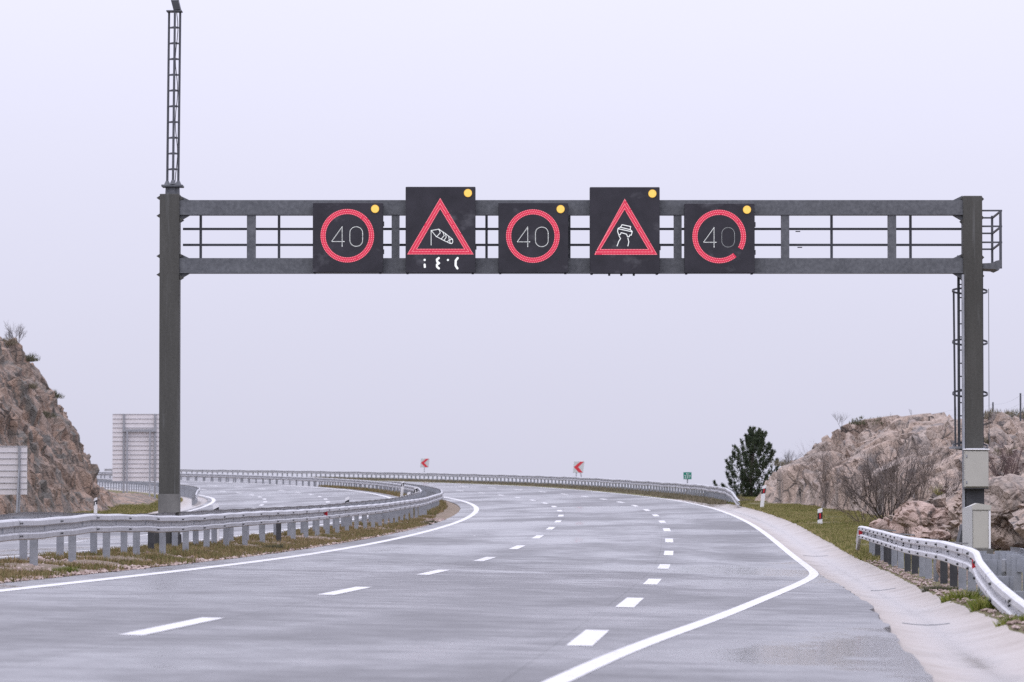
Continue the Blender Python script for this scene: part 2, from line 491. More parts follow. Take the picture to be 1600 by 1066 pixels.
M['limestone'] = mat('limestone', rocky([(.385, .29, .23), (.47, .38, .315)], [(.165, .155, .145), (.30, .262, .232)], .8, 1, .52))
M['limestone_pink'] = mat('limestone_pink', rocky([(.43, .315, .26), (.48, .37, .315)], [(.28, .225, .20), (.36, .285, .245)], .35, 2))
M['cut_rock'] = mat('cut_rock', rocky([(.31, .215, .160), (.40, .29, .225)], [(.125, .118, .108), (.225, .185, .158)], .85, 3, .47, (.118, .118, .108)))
def f_soil(G):
    co = G.coord()
    a = G.noise(.9, 6, co, .65); b = G.noise(9, 5, co, .7)
    c = G.ramp(a, [(.3, (.13, .10, .060)), (.5, (.18, .14, .09)), (.68, (.27, .20, .165))])
    c = G.mix(.4, c, G.ramp(b, [(.3, (.09, .075, .05)), (.7, (.40, .33, .30))]))
    G.set(c, .95, 0, .15); G.bump(b, .7, .05)
M['soil'] = mat('soil', f_soil)
def f_verge(G):
    co = G.coord(); a = G.noise(.5, 6, co, .62, .4); b = G.noise(8, 5, co, .7)
    c = G.ramp(a, [(.32, (.085, .085, .035)), (.5, (.12, .115, .048)), (.64, (.20, .16, .095)), (.74, (.30, .23, .18))])
    c = G.mix(.35, c, G.ramp(b, [(.3, (.06, .058, .028)), (.7, (.21, .18, .11))]))
    G.set(c, .95, 0, .15); G.bump(b, .7, .05)
M['verge_soil'] = mat('verge_soil', f_verge)
def f_blade(c0, c1, c2):
    def f(G):
        g = G.n('ShaderNodeNewGeometry')
        a = G.noise(.55, 4, None, .6)
        c = G.ramp(G.math('ADD', G.math('MULTIPLY', g.outputs['Random Per Island'], .45), G.math('MULTIPLY', a, .6)), [(.28, c0), (.5, c1), (.75, c2)])
        G.set(c, .8, 0, .15)
    return f
M['grass_brown'] = mat('grass_brown', f_blade((.115, .125, .04), (.19, .155, .07), (.31, .22, .13)))
M['grass_green'] = mat('grass_green', f_blade((.075, .088, .022), (.185, .185, .055), (.36, .29, .15)))
M['weed_green'] = mat('weed_green', f_blade((.09, .13, .025), (.17, .20, .04), (.30, .29, .08)))
M['weed_olive'] = mat('weed_olive', f_blade((.06, .07, .042), (.105, .108, .065), (.17, .155, .10)))
M['scrub'] = mat('scrub', f_blade((.10, .095, .06), (.16, .142, .095), (.25, .21, .15)))
M['needles'] = mat('needles', f_blade((.034, .050, .030), (.058, .078, .044), (.095, .112, .064)))
M['pebble'] = mat('pebble', f_blade((.20, .145, .12), (.31, .235, .205), (.45, .37, .335)))
def f_far(G):
    G.set(G.ramp(G.noise(.01, 4), [(.3, (.20, .20, .21)), (.7, (.30, .29, .29))]), .9)
M['far_ground'] = mat('far_ground', f_far)

rng = np.random.default_rng(7)
R = random.Random(5)

# ------------------------------------------------------------------ ground and carriageways
s_near = np.arange(-30, 135, .25)
s_all = np.concatenate([s_near, np.arange(135, 761, 2.0)])
def strip(s, o, dz=0.0, left=None):
    """(rows, cols, 3) from stations s and per-row or constant offsets o"""
    o = np.asarray(o, float)
    if o.ndim == 1: o = np.broadcast_to(o, (len(s), len(o)))
    return P(s[:, None], o, dz, left), np.stack([o, np.broadcast_to(s[:, None], o.shape)], -1)

jit = np.zeros((len(s_all), 3)); jit[:, 1] = s_all
edge_r = 10.62 + .05 * vnoise(jit, 2.3, 3) + .03 * vnoise(jit, .8, 4) * (s_all < 60) + np.interp(s_all, [0, 20, 40], [-.30, 0, 0])
edge_l = -.78 + .05 * vnoise(jit, 1.9, 5)
o = np.stack([edge_l - .01, edge_l, np.full_like(s_all, 2.0), np.full_like(s_all, 6.0), edge_r, edge_r + .012], 1)
pts, uv = strip(s_all, o, 0.0, False)
pts[:, 0, 2] -= .06; pts[:, -1, 2] -= .05
road = setp(sheet('road', pts, M['asphalt'], uv, False), 'wet grey three lane carriageway running under the sign gantry', 'road', None, 'structure')
o = np.array([LANES2[3] - .42, LANES2[3] - .40, -11., -7., -MED + .60, -MED + .61])
pts, uv = strip(s_all, o, 0.0, True)
pts[:, 0, 2] -= .05; pts[:, -1, 2] -= .05
road2 = setp(sheet('road', pts, M['asphalt'], uv, False), 'wet opposite carriageway beyond the median guardrail', 'road', None, 'structure')
# lane dashes and edge lines, 4 mm above the asphalt
def dash(s, oc, parent, left, w=.22, ln=6.0):
    ss = np.linspace(s - ln / 2, s + ln / 2, 5)
    p, u = strip(ss, [oc - w / 2, oc + w / 2], .004, left)
    return sheet('lane_dash', p, M['road_paint'], None, False, parent)
for k in range(-2, 26):
    dash(1.23 + 18 * k, LANES[1], road, False)
    if k == 0: dash(.1, LANES[2], road, False, .22, 4.8)
    elif k > 0: dash(-3.34 + 18 * k + (.9 if k == 1 else 0), LANES[2], road, False)
for k in range(-9, 16):
    dash(202.35 + 18 * k, LANES2[1], road2, True)
    dash(177.9 + 18 * k, LANES2[2], road2, True)
def line(ss, oc, parent, left, w=.24):
    oc = np.broadcast_to(oc, ss.shape)
    p, u = strip(ss, np.stack([oc - w / 2, oc + w / 2], 1), .004, left)
    return sheet('edge_line', p, M['road_paint'], None, False, parent)
se = np.concatenate([np.arange(-30, 250, 1.0), np.arange(250, 701, 3.0)])
line(se, LANES[0], road, False)
line(se, LANES2[0], road2, True)
line(se, LANES2[3], road2, True)
tp_s = np.array([-30, -20, -9.9, -6, -1.7, 3.1, 9.5, 21.3, 32.8, 41.9, 44.6, 47.5, 56, 80])
tp_o = np.array([7.0, 7.35, 7.74, 7.89, 8.10, 8.39, 8.76, 9.34, 9.92, 10.36, 10.47, 10.53, 10.57, 10.57])
sr = np.concatenate([np.arange(-26, 60, .5), np.arange(60, 250, 1.0), np.arange(250, 701, 3.0)])
tp = np.mean([np.interp(sr + d_, tp_s, tp_o) for d_ in np.linspace(-3.5, 3.5, 9)], 0)
line(sr, tp, road, False, .175)
setp(line(np.arange(92.6, 93.5, .4), 1.9, road, False, .05), None)          # short paint scrap in the first lane
bpy.context.view_layer.update()

# concrete gutters
W_R = np.interp(s_all, [-30, 3, 13, 23, 48, 70, 180, 195, 215, 300, 760], [11.4, 11.6, 11.75, 11.75, 12.04, 12.08, 12.1, 11.7, 11.25, 11.2, 11.2])
wr = W_R + .04 * vnoise(jit, 1.5, 8) + .03 * vnoise(jit, .5, 9)
tt = np.linspace(0, 1, 11)
inner = np.minimum(10.5 + np.interp(s_all, [0, 20, 40], [-.30, 0, 0]), 10.5)
o = inner[:, None] + (W_R - inner)[:, None] * tt
o[:, -1] = wr
pts, uv = strip(s_all, o, 0.0, False)
tv = (o - inner[:, None]) / (W_R - inner)[:, None]
pts[..., 2] += -.035 - .10 * np.sin(np.pi * np.clip(tv, 0, 1) ** 1.1) + .045 * tv ** 2 + .10 * np.maximum(tv - 1, 0)
uv = np.stack([tv, np.broadcast_to(s_all[:, None], o.shape)], -1)
gut = setp(sheet('gutter', pts, M['gutter_concrete'], uv), 'pale concrete drainage gutter along the road edge beside the rocks', 'gutter', None, 'structure')
gut_edge = pts[:, -1].copy()
# joints and drain slots across the gutter
for s_, a, b in ((12.0, .30, .72), (74.0, .35, .72), (36.0, .55, .75)):
    i = int(np.argmin(abs(s_all - s_)))
    row = pts[i]; j0, j1 = int(a * 10), int(round(b * 10))
    mb = MB()
    for j in range(j0, j1):
        p, q = Vector(row[j]), Vector(row[j + 1])
        mb.bar(p + Vector((0, 0, .004)), q + Vector((0, 0, .004)), .05, .012)
    mb.build('drain_slot', M['galvanised'], gut)
sl = np.concatenate([np.arange(118, 260, 1.0), np.arange(260, 500, 3.0)])
ow = np.interp(sl, [118, 126, 140, 200, 240, 300], [-.95, -1.6, -2.1, -1.5, -1.5, -1.5])
o = np.stack([np.full_like(sl, -.70), np.full_like(sl, -1.0), ow * .5 - .5, ow], 1)
pts, _ = strip(sl, o, -.03, False)
pts[:, 1:3, 2] -= .05
tl = np.array([.3, .45, .7, 1.0])
uv = np.stack([np.broadcast_to(tl, o.shape), np.broadcast_to(sl[:, None], o.shape)], -1)
setp(sheet('gutter', pts, M['gutter_concrete'], uv), 'pale concrete gutter on the inside of the bend by the median guardrail', 'gutter', None, 'structure')
sl = np.concatenate([np.arange(90, 300, 2.0), np.arange(300, 500, 4.0)])
o = np.broadcast_to(np.array([LANES2[3] - .36, -15.6, -16.2, -16.9]), (len(sl), 4))
pts, _ = strip(sl, o, -.03, True)
pts[:, 1:3, 2] -= .06
uv = np.stack([np.broadcast_to(np.array([.2, .5, .7, 1.0]), o.shape), np.broadcast_to(sl[:, None], o.shape)], -1)
setp(sheet('gutter', pts, M['gutter_concrete'], uv), 'pale concrete gutter below the rock cutting across the opposite carriageway', 'gutter', None, 'structure')

# median ground
sm = np.concatenate([np.arange(-30, 150, .5), np.arange(150, 761, 3.0)])
om = np.linspace(-MED + .75, -.70, 14)
pts, uv = strip(sm, om, 0.0, None)
b = np.sin(np.pi * (om + MED - .75) / (MED - 1.45))
pts[..., 2] += -.05 + .07 * b[None] + .03 * vnoise(pts, .6, 2) * b[None]
median = setp(sheet('median', pts, M['soil'], uv), 'stony median strip with dry grass between the guardrails', 'median', None, 'structure')

# verge and rock slope beside the running carriageway
def foot_r(s): return np.interp(s, [-30, 30, 55, 70, 85, 96, 103, 118, 136, 157, 176, 188, 198, 215, 260], [17.0, 16.6, 16.0, 15.4, 15.0, 14.8, 15.6, 16.0, 15.3, 14.6, 14.25, 14.5, 16.0, 21, 24])
def rock_h(s, u):
    steep = np.interp(u, [0, .25, .7, 1.4, 2.8, 4.2, 6, 9, 15, 30], [0, .85, 1.30, 1.60, 2.30, 2.85, 3.1, 3.0, 2.7, 2.5])
    soft = np.interp(u, [0, .5, 1.0, 2, 3.5, 5.5, 8, 15, 30], [0, .3, .6, 1.05, 1.6, 2.1, 2.4, 2.5, 2.6])
    f = np.clip((s - 92) / 14, 0, 1)
    h = soft * (1 - f) + steep * f
    h = h * (1 + .16 * np.sin(s * .33 + 1.0) * np.clip((u - 1.5) / 2, 0, 1)) * np.interp(s, [-30, 40, 70, 185, 194, 206, 222], [.9, .95, 1, 1, .75, .22, 0])
    return h
sv_ = np.concatenate([np.arange(-30, 50, .6), np.arange(50, 200, .17), np.arange(200, 300, .8), np.arange(300, 761, 4.0)])
wv = np.interp(sv_, s_all, wr)
dz_v = np.interp(sv_, s_all, gut_edge[:, 2]) - P(sv_, wv, 0, False)[:, 2]
u_cols = np.concatenate([[-.14, 0, .3, .7, 1.2, 1.7, 2.1], np.arange(2.4, 8.0, .13), np.arange(8.0, 14, .4), [15, 17, 20, 24, 30, 36, 44, 60, 80, 110]])
O = wv[:, None] + u_cols[None]
Sg = np.broadcast_to(sv_[:, None], O.shape)
base = P(Sg, O, 0, False)
cross = np.interp(Sg, SS, ER)
base[..., 2] += dz_v[:, None] - np.where(u_cols < 0, .05, .0)[None] - cross * np.maximum(O - 14.0, 0)
ft = foot_r(Sg) + .55 * vnoise(base, 5.0, 21) + .3 * vnoise(base, 1.8, 22)
U = O - ft
H = rock_h(Sg, np.maximum(U, 0))
am = np.clip(U / .55, .0, 1) * np.interp(Sg, [-30, 180, 196, 214], [1, 1, .6, 0.0]) * np.clip((34 - U) / 14, .25, 1)
q = base.copy(); q[..., 2] += H
warp = q + .5 * np.stack([vnoise(q, 1.6, 44), vnoise(q, 1.6, 45), vnoise(q, 1.6, 46)], -1)
bed = warp[..., 2] * .8 + warp[..., 0] * .62 + warp[..., 1] * .05           # dipping beds
saw = (bed / .75) % 1.0
disp = facet(warp * np.array([1, .55, 1.1]) + .5, 3.0, 3, 1.0, .10) * .36 + facet(warp * np.array([1, .7, 1.2]), 1.1, 11, 1.2, .14) * .42 + facet(q, .42, 17, 1.2, .16) * .46 + fbm(q, 4.0, 5, 30) * .42
disp = disp + .26 * (np.where(saw < .8, saw / .8, (1 - saw) / .2) - .5) * (1 + vnoise(q, 3.1, 47))
cle = np.abs(vnoise(warp * np.array([1, .6, .35]), 2.2, 48)); disp = disp - .62 * np.exp(-(cle / .09) ** 2)
disp = disp + np.clip(vnoise(q, 7.5, 41), -.4, 1) * .55 * np.clip((Sg - 90) / 15, 0, 1)
c2_ = np.abs(vnoise(warp * np.array([.9, .5, 1.1]), 1.0, 49)); disp = disp - .22 * np.exp(-(c2_ / .09) ** 2)
disp = np.clip(disp, -.95, .70)
t = np.interp(Sg, SS, TH)
steepness = np.interp(np.clip(U, 0, 9), [0, 1.2, 3, 9], [.85, .75, .45, .1])
nx, ny = -np.cos(t) * steepness, np.sin(t) * steepness
nz = np.sqrt(1 - steepness ** 2)
pts = q.copy()
pts[..., 0] += nx * disp * am; pts[..., 1] += ny * disp * am; pts[..., 2] += nz * disp * am * np.interp(U, [0, 4, 12], [1, 1, .6])
flat = 1 - np.clip(U / .4, 0, 1)
pts[..., 2] += flat * np.clip((O - wv[:, None]) / .5, 0, 1) * (.05 + .05 * fbm(base, 1.3, 3, 33))
# beyond the end of the rock the ground falls away into the mist
drop = np.clip((Sg - 196) / 40, 0, 1) * np.maximum(O - np.interp(Sg, [196, 230, 260], [24, 13.6, 13.1]), 0) * .75
far = np.maximum(O - 40, 0) * .75 * np.clip((196 - Sg) / 40, 0, 1)
pts[..., 2] -= drop + far
rock_mask = np.clip(U / .3, 0, 1) * np.interp(Sg, [-30, 192, 210], [1, 1, 0])
nr, nc = pts.shape[:2]
fc = grid_faces(nr, nc)
isrock = rock_mask.reshape(-1)[fc].max(1) > .02
verge = setp(link('verge', np_mesh('verge', pts.reshape(-1, 3), fc[~isrock], M['verge_soil'])), 'grassy verge between the concrete gutter and the rocks', 'verge', None, 'structure')
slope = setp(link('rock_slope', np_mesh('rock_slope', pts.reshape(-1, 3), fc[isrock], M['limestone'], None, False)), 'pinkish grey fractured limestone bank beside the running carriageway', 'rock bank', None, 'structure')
VERGE = pts                                     # for placing things on it
def on_right(s, o):
    i = int(np.argmin(abs(sv_ - s))); j = int(np.argmin(abs(O[i] - o)))
    return Vector(pts_r[i, j].tolist())
pts_r = pts.copy()
def near_ground(x, y, arr):
    d = (arr[..., 0] - x) ** 2 + (arr[..., 1] - y) ** 2
    i = np.unravel_index(np.argmin(d), d.shape)
    return float(arr[i][2])

# verge and rock cutting beyond the opposite carriageway
sh = np.concatenate([np.arange(60, 120, 1.0), np.arange(120, 236, .22), np.arange(236, 300, .8), np.arange(300, 761, 4.0)])
uc = np.concatenate([[0, .6, 1.3, 2.0, 2.7, 3.2], np.arange(3.5, 12.5, .15), np.arange(12.5, 20, .5), [22, 26, 32, 40, 60, 90]])
Ol = -16.85 - uc
Sg2 = np.broadcast_to(sh[:, None], (len(sh), len(uc))); Ol2 = np.broadcast_to(Ol[None], Sg2.shape)
bl = P(Sg2, np.maximum(Ol2, -19), 0, True); b2 = P(Sg2, Ol2, 0, True); b2[..., 2] = bl[..., 2]
fl = np.interp(Sg2, [60, 150, 190, 205, 220, 236], [-20.5, -20.7, -20.6, -20.0, -19.9, -20.5]) + .45 * vnoise(b2, 5, 51)
Ul = fl - Ol2
Hl = np.interp(np.maximum(Ul, 0), [0, .3, .75, 1.2, 1.9, 2.8, 3.3, 4.3, 4.9, 5.6, 6.5, 9, 14, 30, 70], [0, .65, 1.35, 2.4, 3.55, 5.3, 6.2, 7.15, 8.1, 9.3, 10.0, 12, 14, 16, 17])
endf = np.interp(Sg2, [60, 216, 223, 229, 236], [1, 1, .9, .3, 0])
bank = np.interp(Sg2, [224, 234, 262, 275], [0, 1, 1, 0]) * np.interp(Ol2, [-24, -21, -19.2, -18.2], [.9, .85, .55, 0])
ql = b2.copy(); ql[..., 2] += Hl * endf + bank * .9
dl = facet(ql * np.array([1, .5, 1.0]), 2.2, 61, .9, .12) * .26 + facet(ql * np.array([1, .7, 1]), .8, 62, 1.1, .14) * .36 + facet(ql, .40, 63, 1.0, .16) * .32 + fbm(ql, 4.5, 5, 64) * .42
aml = np.clip(Ul / .5, 0, 1) * np.maximum(endf, 0) + bank * .45
tl_ = np.interp(Sg2, SS, TH)
pl = ql.copy()
pl[..., 0] += np.cos(tl_) * .75 * dl * aml; pl[..., 1] -= np.sin(tl_) * .75 * dl * aml; pl[..., 2] += .66 * dl * aml
pl[..., 2] -= .02 + np.clip((Sg2 - 236) / 40, 0, 1) * np.maximum(-19.5 - Ol2, 0) * .7
pl[..., 2] += (1 - np.clip(Ul / .4, 0, 1)) * .04 * fbm(b2, 1.1, 3, 66)
mk = (np.clip(Ul / .3, 0, 1) * (Sg2 < 226) + (bank > .2)).reshape(-1)
fcl = grid_faces(*pl.shape[:2])[:, ::-1]
ir = mk[fcl].max(1) > .02
setp(link('verge', np_mesh('verge', pl.reshape(-1, 3), fcl[~ir], M['verge_soil'])), 'narrow grass verge at the foot of the rock cutting', 'verge', None, 'structure')
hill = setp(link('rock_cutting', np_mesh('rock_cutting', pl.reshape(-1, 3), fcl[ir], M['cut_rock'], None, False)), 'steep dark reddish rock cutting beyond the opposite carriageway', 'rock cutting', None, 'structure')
# the low country lost in the mist, out to the horizon
mb = MB(); mb.add([(-15000, -3000, -60), (15000, -3000, -60), (15000, 30000, -60), (-15000, 30000, -60)], [(0, 1, 2, 3)])
setp(mb.build('ground', M['far_ground']), 'low ground lost in the mist far below the road', 'ground', None, 'structure')

from mathutils.bvhtree import BVHTree
_bv = []
for ob in (slope, hill, verge):
    me = ob.data
    _bv.append(BVHTree.FromPolygons([v.co[:] for v in me.vertices], [p.vertices[:] for p in me.polygons]))
def on_rock(px, py, Y, sink=.05):
    """point of the rock or verge surface seen at a photo pixel, else the free point at distance Y"""
    for d in range(0, 60, 2):
        q0 = Vector((0, 0, CAMZ)); dr = (at(px, py + d, 100.0) - q0).normalized()
        hs_ = [b.ray_cast(q0, dr) for b in _bv]
        hs_ = [h for h in hs_ if h[0] is not None]
        if hs_:
            h = min(hs_, key=lambda h: h[3])
            return h[0] + dr * .1 - Vector((0, 0, sink))
    return at(px, py, Y)
def on_ridge(px, py, Y, sink=.06):
    """point of the skyline of the rock above a photo column"""
    for d in range(480, 800):
        q0 = Vector((0, 0, CAMZ)); dr = (at(px, d, 100.0) - q0).normalized()
        hs_ = [h for h in (b.ray_cast(q0, dr) for b in _bv) if h[0] is not None]
        if hs_: return min(hs_, key=lambda h: h[3])[0] - Vector((0, 0, sink))
    return at(px, py, Y)
# ------------------------------------------------------------------ guardrails
WB = [(.158, .0), (.150, .052), (.132, .078), (.066, .084), (.046, .066), (.030, .006), (-.030, .006), (-.046, .066), (-.066, .084), (-.132, .078), (-.150, .052), (-.158, .0)]
def w_beam(s0, s1, oc, side, hz, origin, step=1.0, lap=0.0):
    """one beam of W section from s0 to s1; hz(s) is the height of the beam's centre; side -1 faces the median, +1 faces o+"""
    n = max(2, int(math.ceil((s1 - s0) / step)) + 1)
    ss = np.linspace(s0, s1, n)
    ocs = np.array([oc(x) if callable(oc) else oc for x in ss])
    vs = []
    for k, (x, oo) in enumerate(zip(ss, ocs)):
        for z, d in WB:
            vs.append(P(x, oo + side * (d + lap), hz(x) + z))
    vs = np.array(vs) - np.array(origin)[None]
    f = grid_faces(n, len(WB))
    return vs, f if side < 0 else f[:, ::-1]
def c_post(w=.12, d=.07, t=.008, h=1.0):
    mb = MB()
    mb.box(-w/2, w/2, -d/2, -d/2 + t, 0, h).box(-w/2, -w/2 + t, -d/2 + t, d/2, 0, h).box(w/2 - t, w/2, -d/2 + t, d/2, 0, h)
    mb.box(-w/2 + t, -w/2 + .03, d/2 - t, d/2, 0, h).box(w/2 - .03, w/2 - t, d/2 - t, d/2, 0, h)
    return mb
POST_MESH = c_post(.12, .07, .008, .86).mesh('post', M['post_steel'])
POST_DARK = c_post(.12, .07, .008, .86).mesh('post', M['dark_steel'])
def guardrail(label, group, s0, s1, oc, side, rail_mat, spacing, post_off, hz=lambda s: .62, seg=4.0, dark=(), back=False, reflect=(), step=1.0, ph=0.0, bolts=True, skip_posts=None):
    t = empty('guardrail', V(s0, oc(s0) if callable(oc) else oc), 0, label, 'guardrail', group)
    org = Vector(t.location)
    s = s0
    bt = MB()
    f_o = oc if callable(oc) else (lambda x: oc)
    while s < s1 - .3:
        e = min(s + seg, s1)
        vs, f = w_beam(s, e + .12, oc, side, hz, org, step, .003 * (int(round((s - s0) / seg)) % 2))
        o = link('rail_beam', np_mesh('rail_beam', vs, f, rail_mat, None, False), t)
        if bolts:
            for ds_ in (.05, .22):
                for z in (.095, -.095):
                    p = V(s + ds_, f_o(s) + side * .088, hz(s + ds_) + z) - org
                    d = Vector((math.cos(th(s)), -math.sin(th(s)), 0)) * side
                    bt.tube(p - d * .004, p + d * .014, .016, .013, 6)
        s = e
    if bolts: bt.build('bolts', M['dark_steel'], t)['kind'] = 'stuff'
    k = 0
    s = s0 + ph
    while s < s1:
        h = hz(s) + .10
        if skip_posts is None or not skip_posts(s):
            pw = V(s, f_o(s) + post_off, h - .86) - org
            m = POST_DARK if any(abs(s - x) < 2.0 for x in dark) else POST_MESH
            p = link('post', m, t, pw, -float(th(s)))
            a = V(s, f_o(s) + side * .012, hz(s)) - org; b = V(s, f_o(s) + post_off, hz(s)) - org
            mb = MB().bar(a, b, .12, .20)
            mb.v = [tuple(Vector(v) - pw) for v in mb.v]
            Rm = Matrix.Rotation(float(th(s)), 3, 'Z')
            mb.v = [tuple(Rm @ Vector(v)) for v in mb.v]
            mb.build('spacer', M['post_steel'], p)
        s += spacing(s) if callable(spacing) else spacing
    for s in reflect:
        p = V(s, f_o(s) + side * .05, hz(s)) - org
        r = MB().box(-.045, .045, -.03, 0, -.06, .06).build('reflector', M['reflector_red'], t, p, -float(th(s)))
    return t

wav = lambda x: .015 * math.sin(x * .23) + .012 * math.sin(x * .61 + 1)
def hA(s): return float(np.interp(s, [-30, 24, 30, 35, 41, 45, 50, 62, 90, 120, 200], [.57, .57, .60, .66, .635, .60, .60, .635, .64, .65, .62])) + .006 * math.sin(s * 1.7)
def oA(s): return -1.72 + .03 * math.sin(s * .19)
guardrail('long grey median guardrail on the side of the running lanes', 'guardrails along the motorway', 14.75, 480, oA, 1, M['rail_grey'], 4.0, -.16, hA, ph=2.9, dark=(69.6,), reflect=(82.0,), step=1.0)
def oB(s): return -2.72 + .05 * math.sin(s * .15)
guardrail('grey median guardrail behind the first one facing the opposite lanes', 'guardrails along the motorway', 12.0, 480, oB, -1, M['rail_grey'], 4.0, .16, lambda s: hA(s) - .02, ph=1.2, dark=(49.2,), step=1.0)
# far outside rail, ramped down at its near end
def hF(s): return float(np.interp(s, [160, 166, 171, 176, 800], [.02, .22, .5, .62, .62])) + .012 * math.sin(s * .35) + .01 * math.sin(s * .9)
def oF(s): return float(np.interp(s, [160, 176, 200, 800], [11.95, 11.95, 12.2, 12.35])) + .02 * math.sin(s * .3)
guardrail('long guardrail round the outside of the bend with sky between its posts', 'guardrails along the motorway', 163, 500, oF, -1, M['rail_grey'], 2.0, .16, hF, ph=9.0, step=2.0)
# outer rail of the opposite carriageway
guardrail('dark guardrail below the large sign seen from behind', 'guardrails along the motorway', 232, 430, -15.75, 1, M['rail_grey'], 2.0, -.16, lambda s: float(np.interp(s, [230, 236, 240, 500], [.3, .55, .62, .62])), ph=1.0, step=2.0, bolts=False)
# white rail in front of the cabinets: double, ramped at the near end
def hN(s): return float(np.interp(s, [2, 10, 14, 18.5, 24, 30, 44, 56, 66, 69.5, 71], [-.2, .08, .24, .53, .57, .61, .60, .62, .60, .57, .22]))
def oN(s): return float(np.interp(s, [2, 12, 17, 22, 60, 71], [12.12, 12.0, 11.98, 12.12, 12.22, 12.26])) 
gN = guardrail('white guardrail full of dark bolt holes in front of the beige cabinets', 'guardrails along the motorway', 3.0, 70.8, oN, -1, M['rail_white'], lambda s: 2.7 if s < 30 else R.choice((1.8, 2.4, 3.2)), .2, hN, seg=4.0, ph=9.5, step=.5, dark=(33.0, 46.0, 47.5, 58.0, 64.0), reflect=(18.6, 68.6), skip_posts=lambda s: s > 69.9, bolts=False)  # some posts coloured dark to stand in for shading and gaps between them
org = gN.location
mb = MB()
for s in np.concatenate([np.arange(7.2, 50, 3.4), np.arange(50, 70, 2.3)]):     # rows of dark mounting bolts
    for z, d0 in ((.098, .084), (.014, .008), (-.024, .008), (-.098, .084)):
        if abs(z) < .05 and R.random() < .25: continue
        sj = s + (1.1 if abs(z) < .05 else 0)
        p = V(sj, oN(sj) - d0, hN(sj) + z) - org
        dv = Vector((-math.cos(th(s)), math.sin(th(s)), 0))
        rr_ = .019 if abs(z) > .05 else .015
        mb.tube(p - dv * .004, p + dv * .016, rr_, rr_, 8).tube(p + dv * .016, p + dv * .032, rr_, rr_ * .5, 8)
mb.build('bolts', M['black_plastic'], gN)['kind'] = 'stuff'
def oNb(s): return oN(s) + .62
g2 = guardrail('plain grey rear guardrail backing the white one below the cabinets', 'guardrails along the motorway', 4.0, 25.0, oNb, 1, M['galvanised'], 2.0, -.2, lambda s: .50 + .004 * (s - 4), ph=1.0, step=1.0, bolts=False)
org2 = g2.location
for s in (33.0, 43.0, 53.0, 62.0):
    a = V(s, oN(s) + .06, hN(s) + .13) - org; b = V(s + .5, oN(s) + .5, hN(s) + .11) - org
    MB().bar(a, b, .10, .025).build('tie_bar', M['galvanised'], gN)
    pw = V(s + .6, oN(s) + .62, -.10) - org
    link('post', POST_DARK, gN, pw - Vector((0, 0, .22)), -float(th(s)))
for s in (14.0, 20.0):
    a = V(s, oN(s) + .35, .50) - org2; b = V(s + 5.5, oN(s) + .95, .50) - org2
    MB().bar(a, b, .06, .16).build('brace', M['galvanised'], g2)

# ------------------------------------------------------------------ the sign gantry
GS = 56.0
gl, gr = V(GS, -2.95), V(GS, 14.1)
D0 = gl.y                                  # distance of the gantry
GY = 0.5 * (gl.y + gr.y)
KP = GY / FPX                              # metres per photo pixel at the gantry
def gp(px, py): return at(px, py, GY)
g_label = 'dark steel sign gantry spanning the three lanes on two square posts'
gan = empty('sign_gantry', (0, GY, 0), 0, g_label, 'sign gantry')
OG = Vector((0, GY, 0))
def gx(px): return gp(px, 533).x
def gz(py): return gp(800, py).z
zl_, zr_ = gl.z, V(GS, 14.1).z
post_l = MB().bbox(gx(250), gx(281), -.21, .21, zl_ + .28, gz(304), .012).build('post', M['gantry_post'], gan)
MB().box(gx(249), gx(281.5), -.217, .217, zl_ + .3, gz(772)).build('concrete_sleeve', M['concrete_footing'], post_l)
mb = MB().bbox(gx(236), gx(283), -.36, .36, zl_ - .1, zl_ + .24, .05)
for x, hh in ((240, .30), (248, .36), (257, .28), (266, .38), (276, .33), (281, .29)): mb.bbox(gx(x) - .07, gx(x) + .07, -.45, -.30, zl_ - .05, zl_ + hh, .02)
mb.build('footing', M['footing_dark'], gan)
mb = MB()
for px, py in ((250, 310), (250, 338), (250, 401), (250, 430), (281.5, 344), (281.5, 434), (281.5, 311), (281.5, 400)):
    s_ = -1 if px < 260 else 1
    x = gx(px)
    mb.prism([(x, gz(py) - .045), (x + s_ * .07, gz(py)), (x, gz(py) + .045)], -.17, .17)
mb.build('bolt_bracket', M['gantry_post'], gan)
post_r = MB().bbox(gx(1504), gx(1534), -.21, .21, zr_ - .1, gz(307), .012).build('post', M['gantry_post'], gan)
mb = MB()
for px, py in ((1534, 312), (1534, 341), (1534, 403), (1534, 432), (1504, 311), (1504, 346), (1504, 400), (1504, 435)):
    s_ = -1 if px < 1520 else 1
    x = gx(px)
    mb.prism([(x, gz(py) - .045), (x + s_ * .045, gz(py)), (x, gz(py) + .045)], -.17, .17)
mb.build('bolt_bracket', M['gantry_post'], gan)
for (ya, yb) in ((313.5, 336.5), (404, 427.5)):
    z1, z0 = gz(ya), gz(yb)
    mb = MB()
    x0, x1 = gx(281), gx(1504)
    mb.box(x0, x1, -.16, -.12, z0 + .03, z1).box(x0, x1, .12, .16, z0 + .03, z1)
    mb.box(x0, x1, -.12, .12, z1 - .03, z1 - .004).box(x0, x1, -.175, .175, z0, z0 + .03)
    mb.build('beam', M['gantry_beam'], gan)
    for px, sg in ((281, 1), (1504, -1)):
        x = gx(px)
        MB().prism([(x, z1 + .004), (x + sg * .20, z1 + .004), (x, z1 + .10)], -.10, .10).build('gusset', M['gantry_beam'], gan)
        MB().prism([(x, z0 - .004), (x, z0 - .12), (x + sg * .20, z0 - .004)], -.10, .10).build('gusset', M['gantry_beam'], gan)
zt, zb = gz(336.5), gz(404)
for a, b in ((386, 399), (612, 624), (826, 838), (1053, 1065), (1221, 1233), (1388, 1400)):
    MB().box(gx(a), gx(b), -.15, .15, zb, zt).build('upright', M['gantry_beam'], gan)
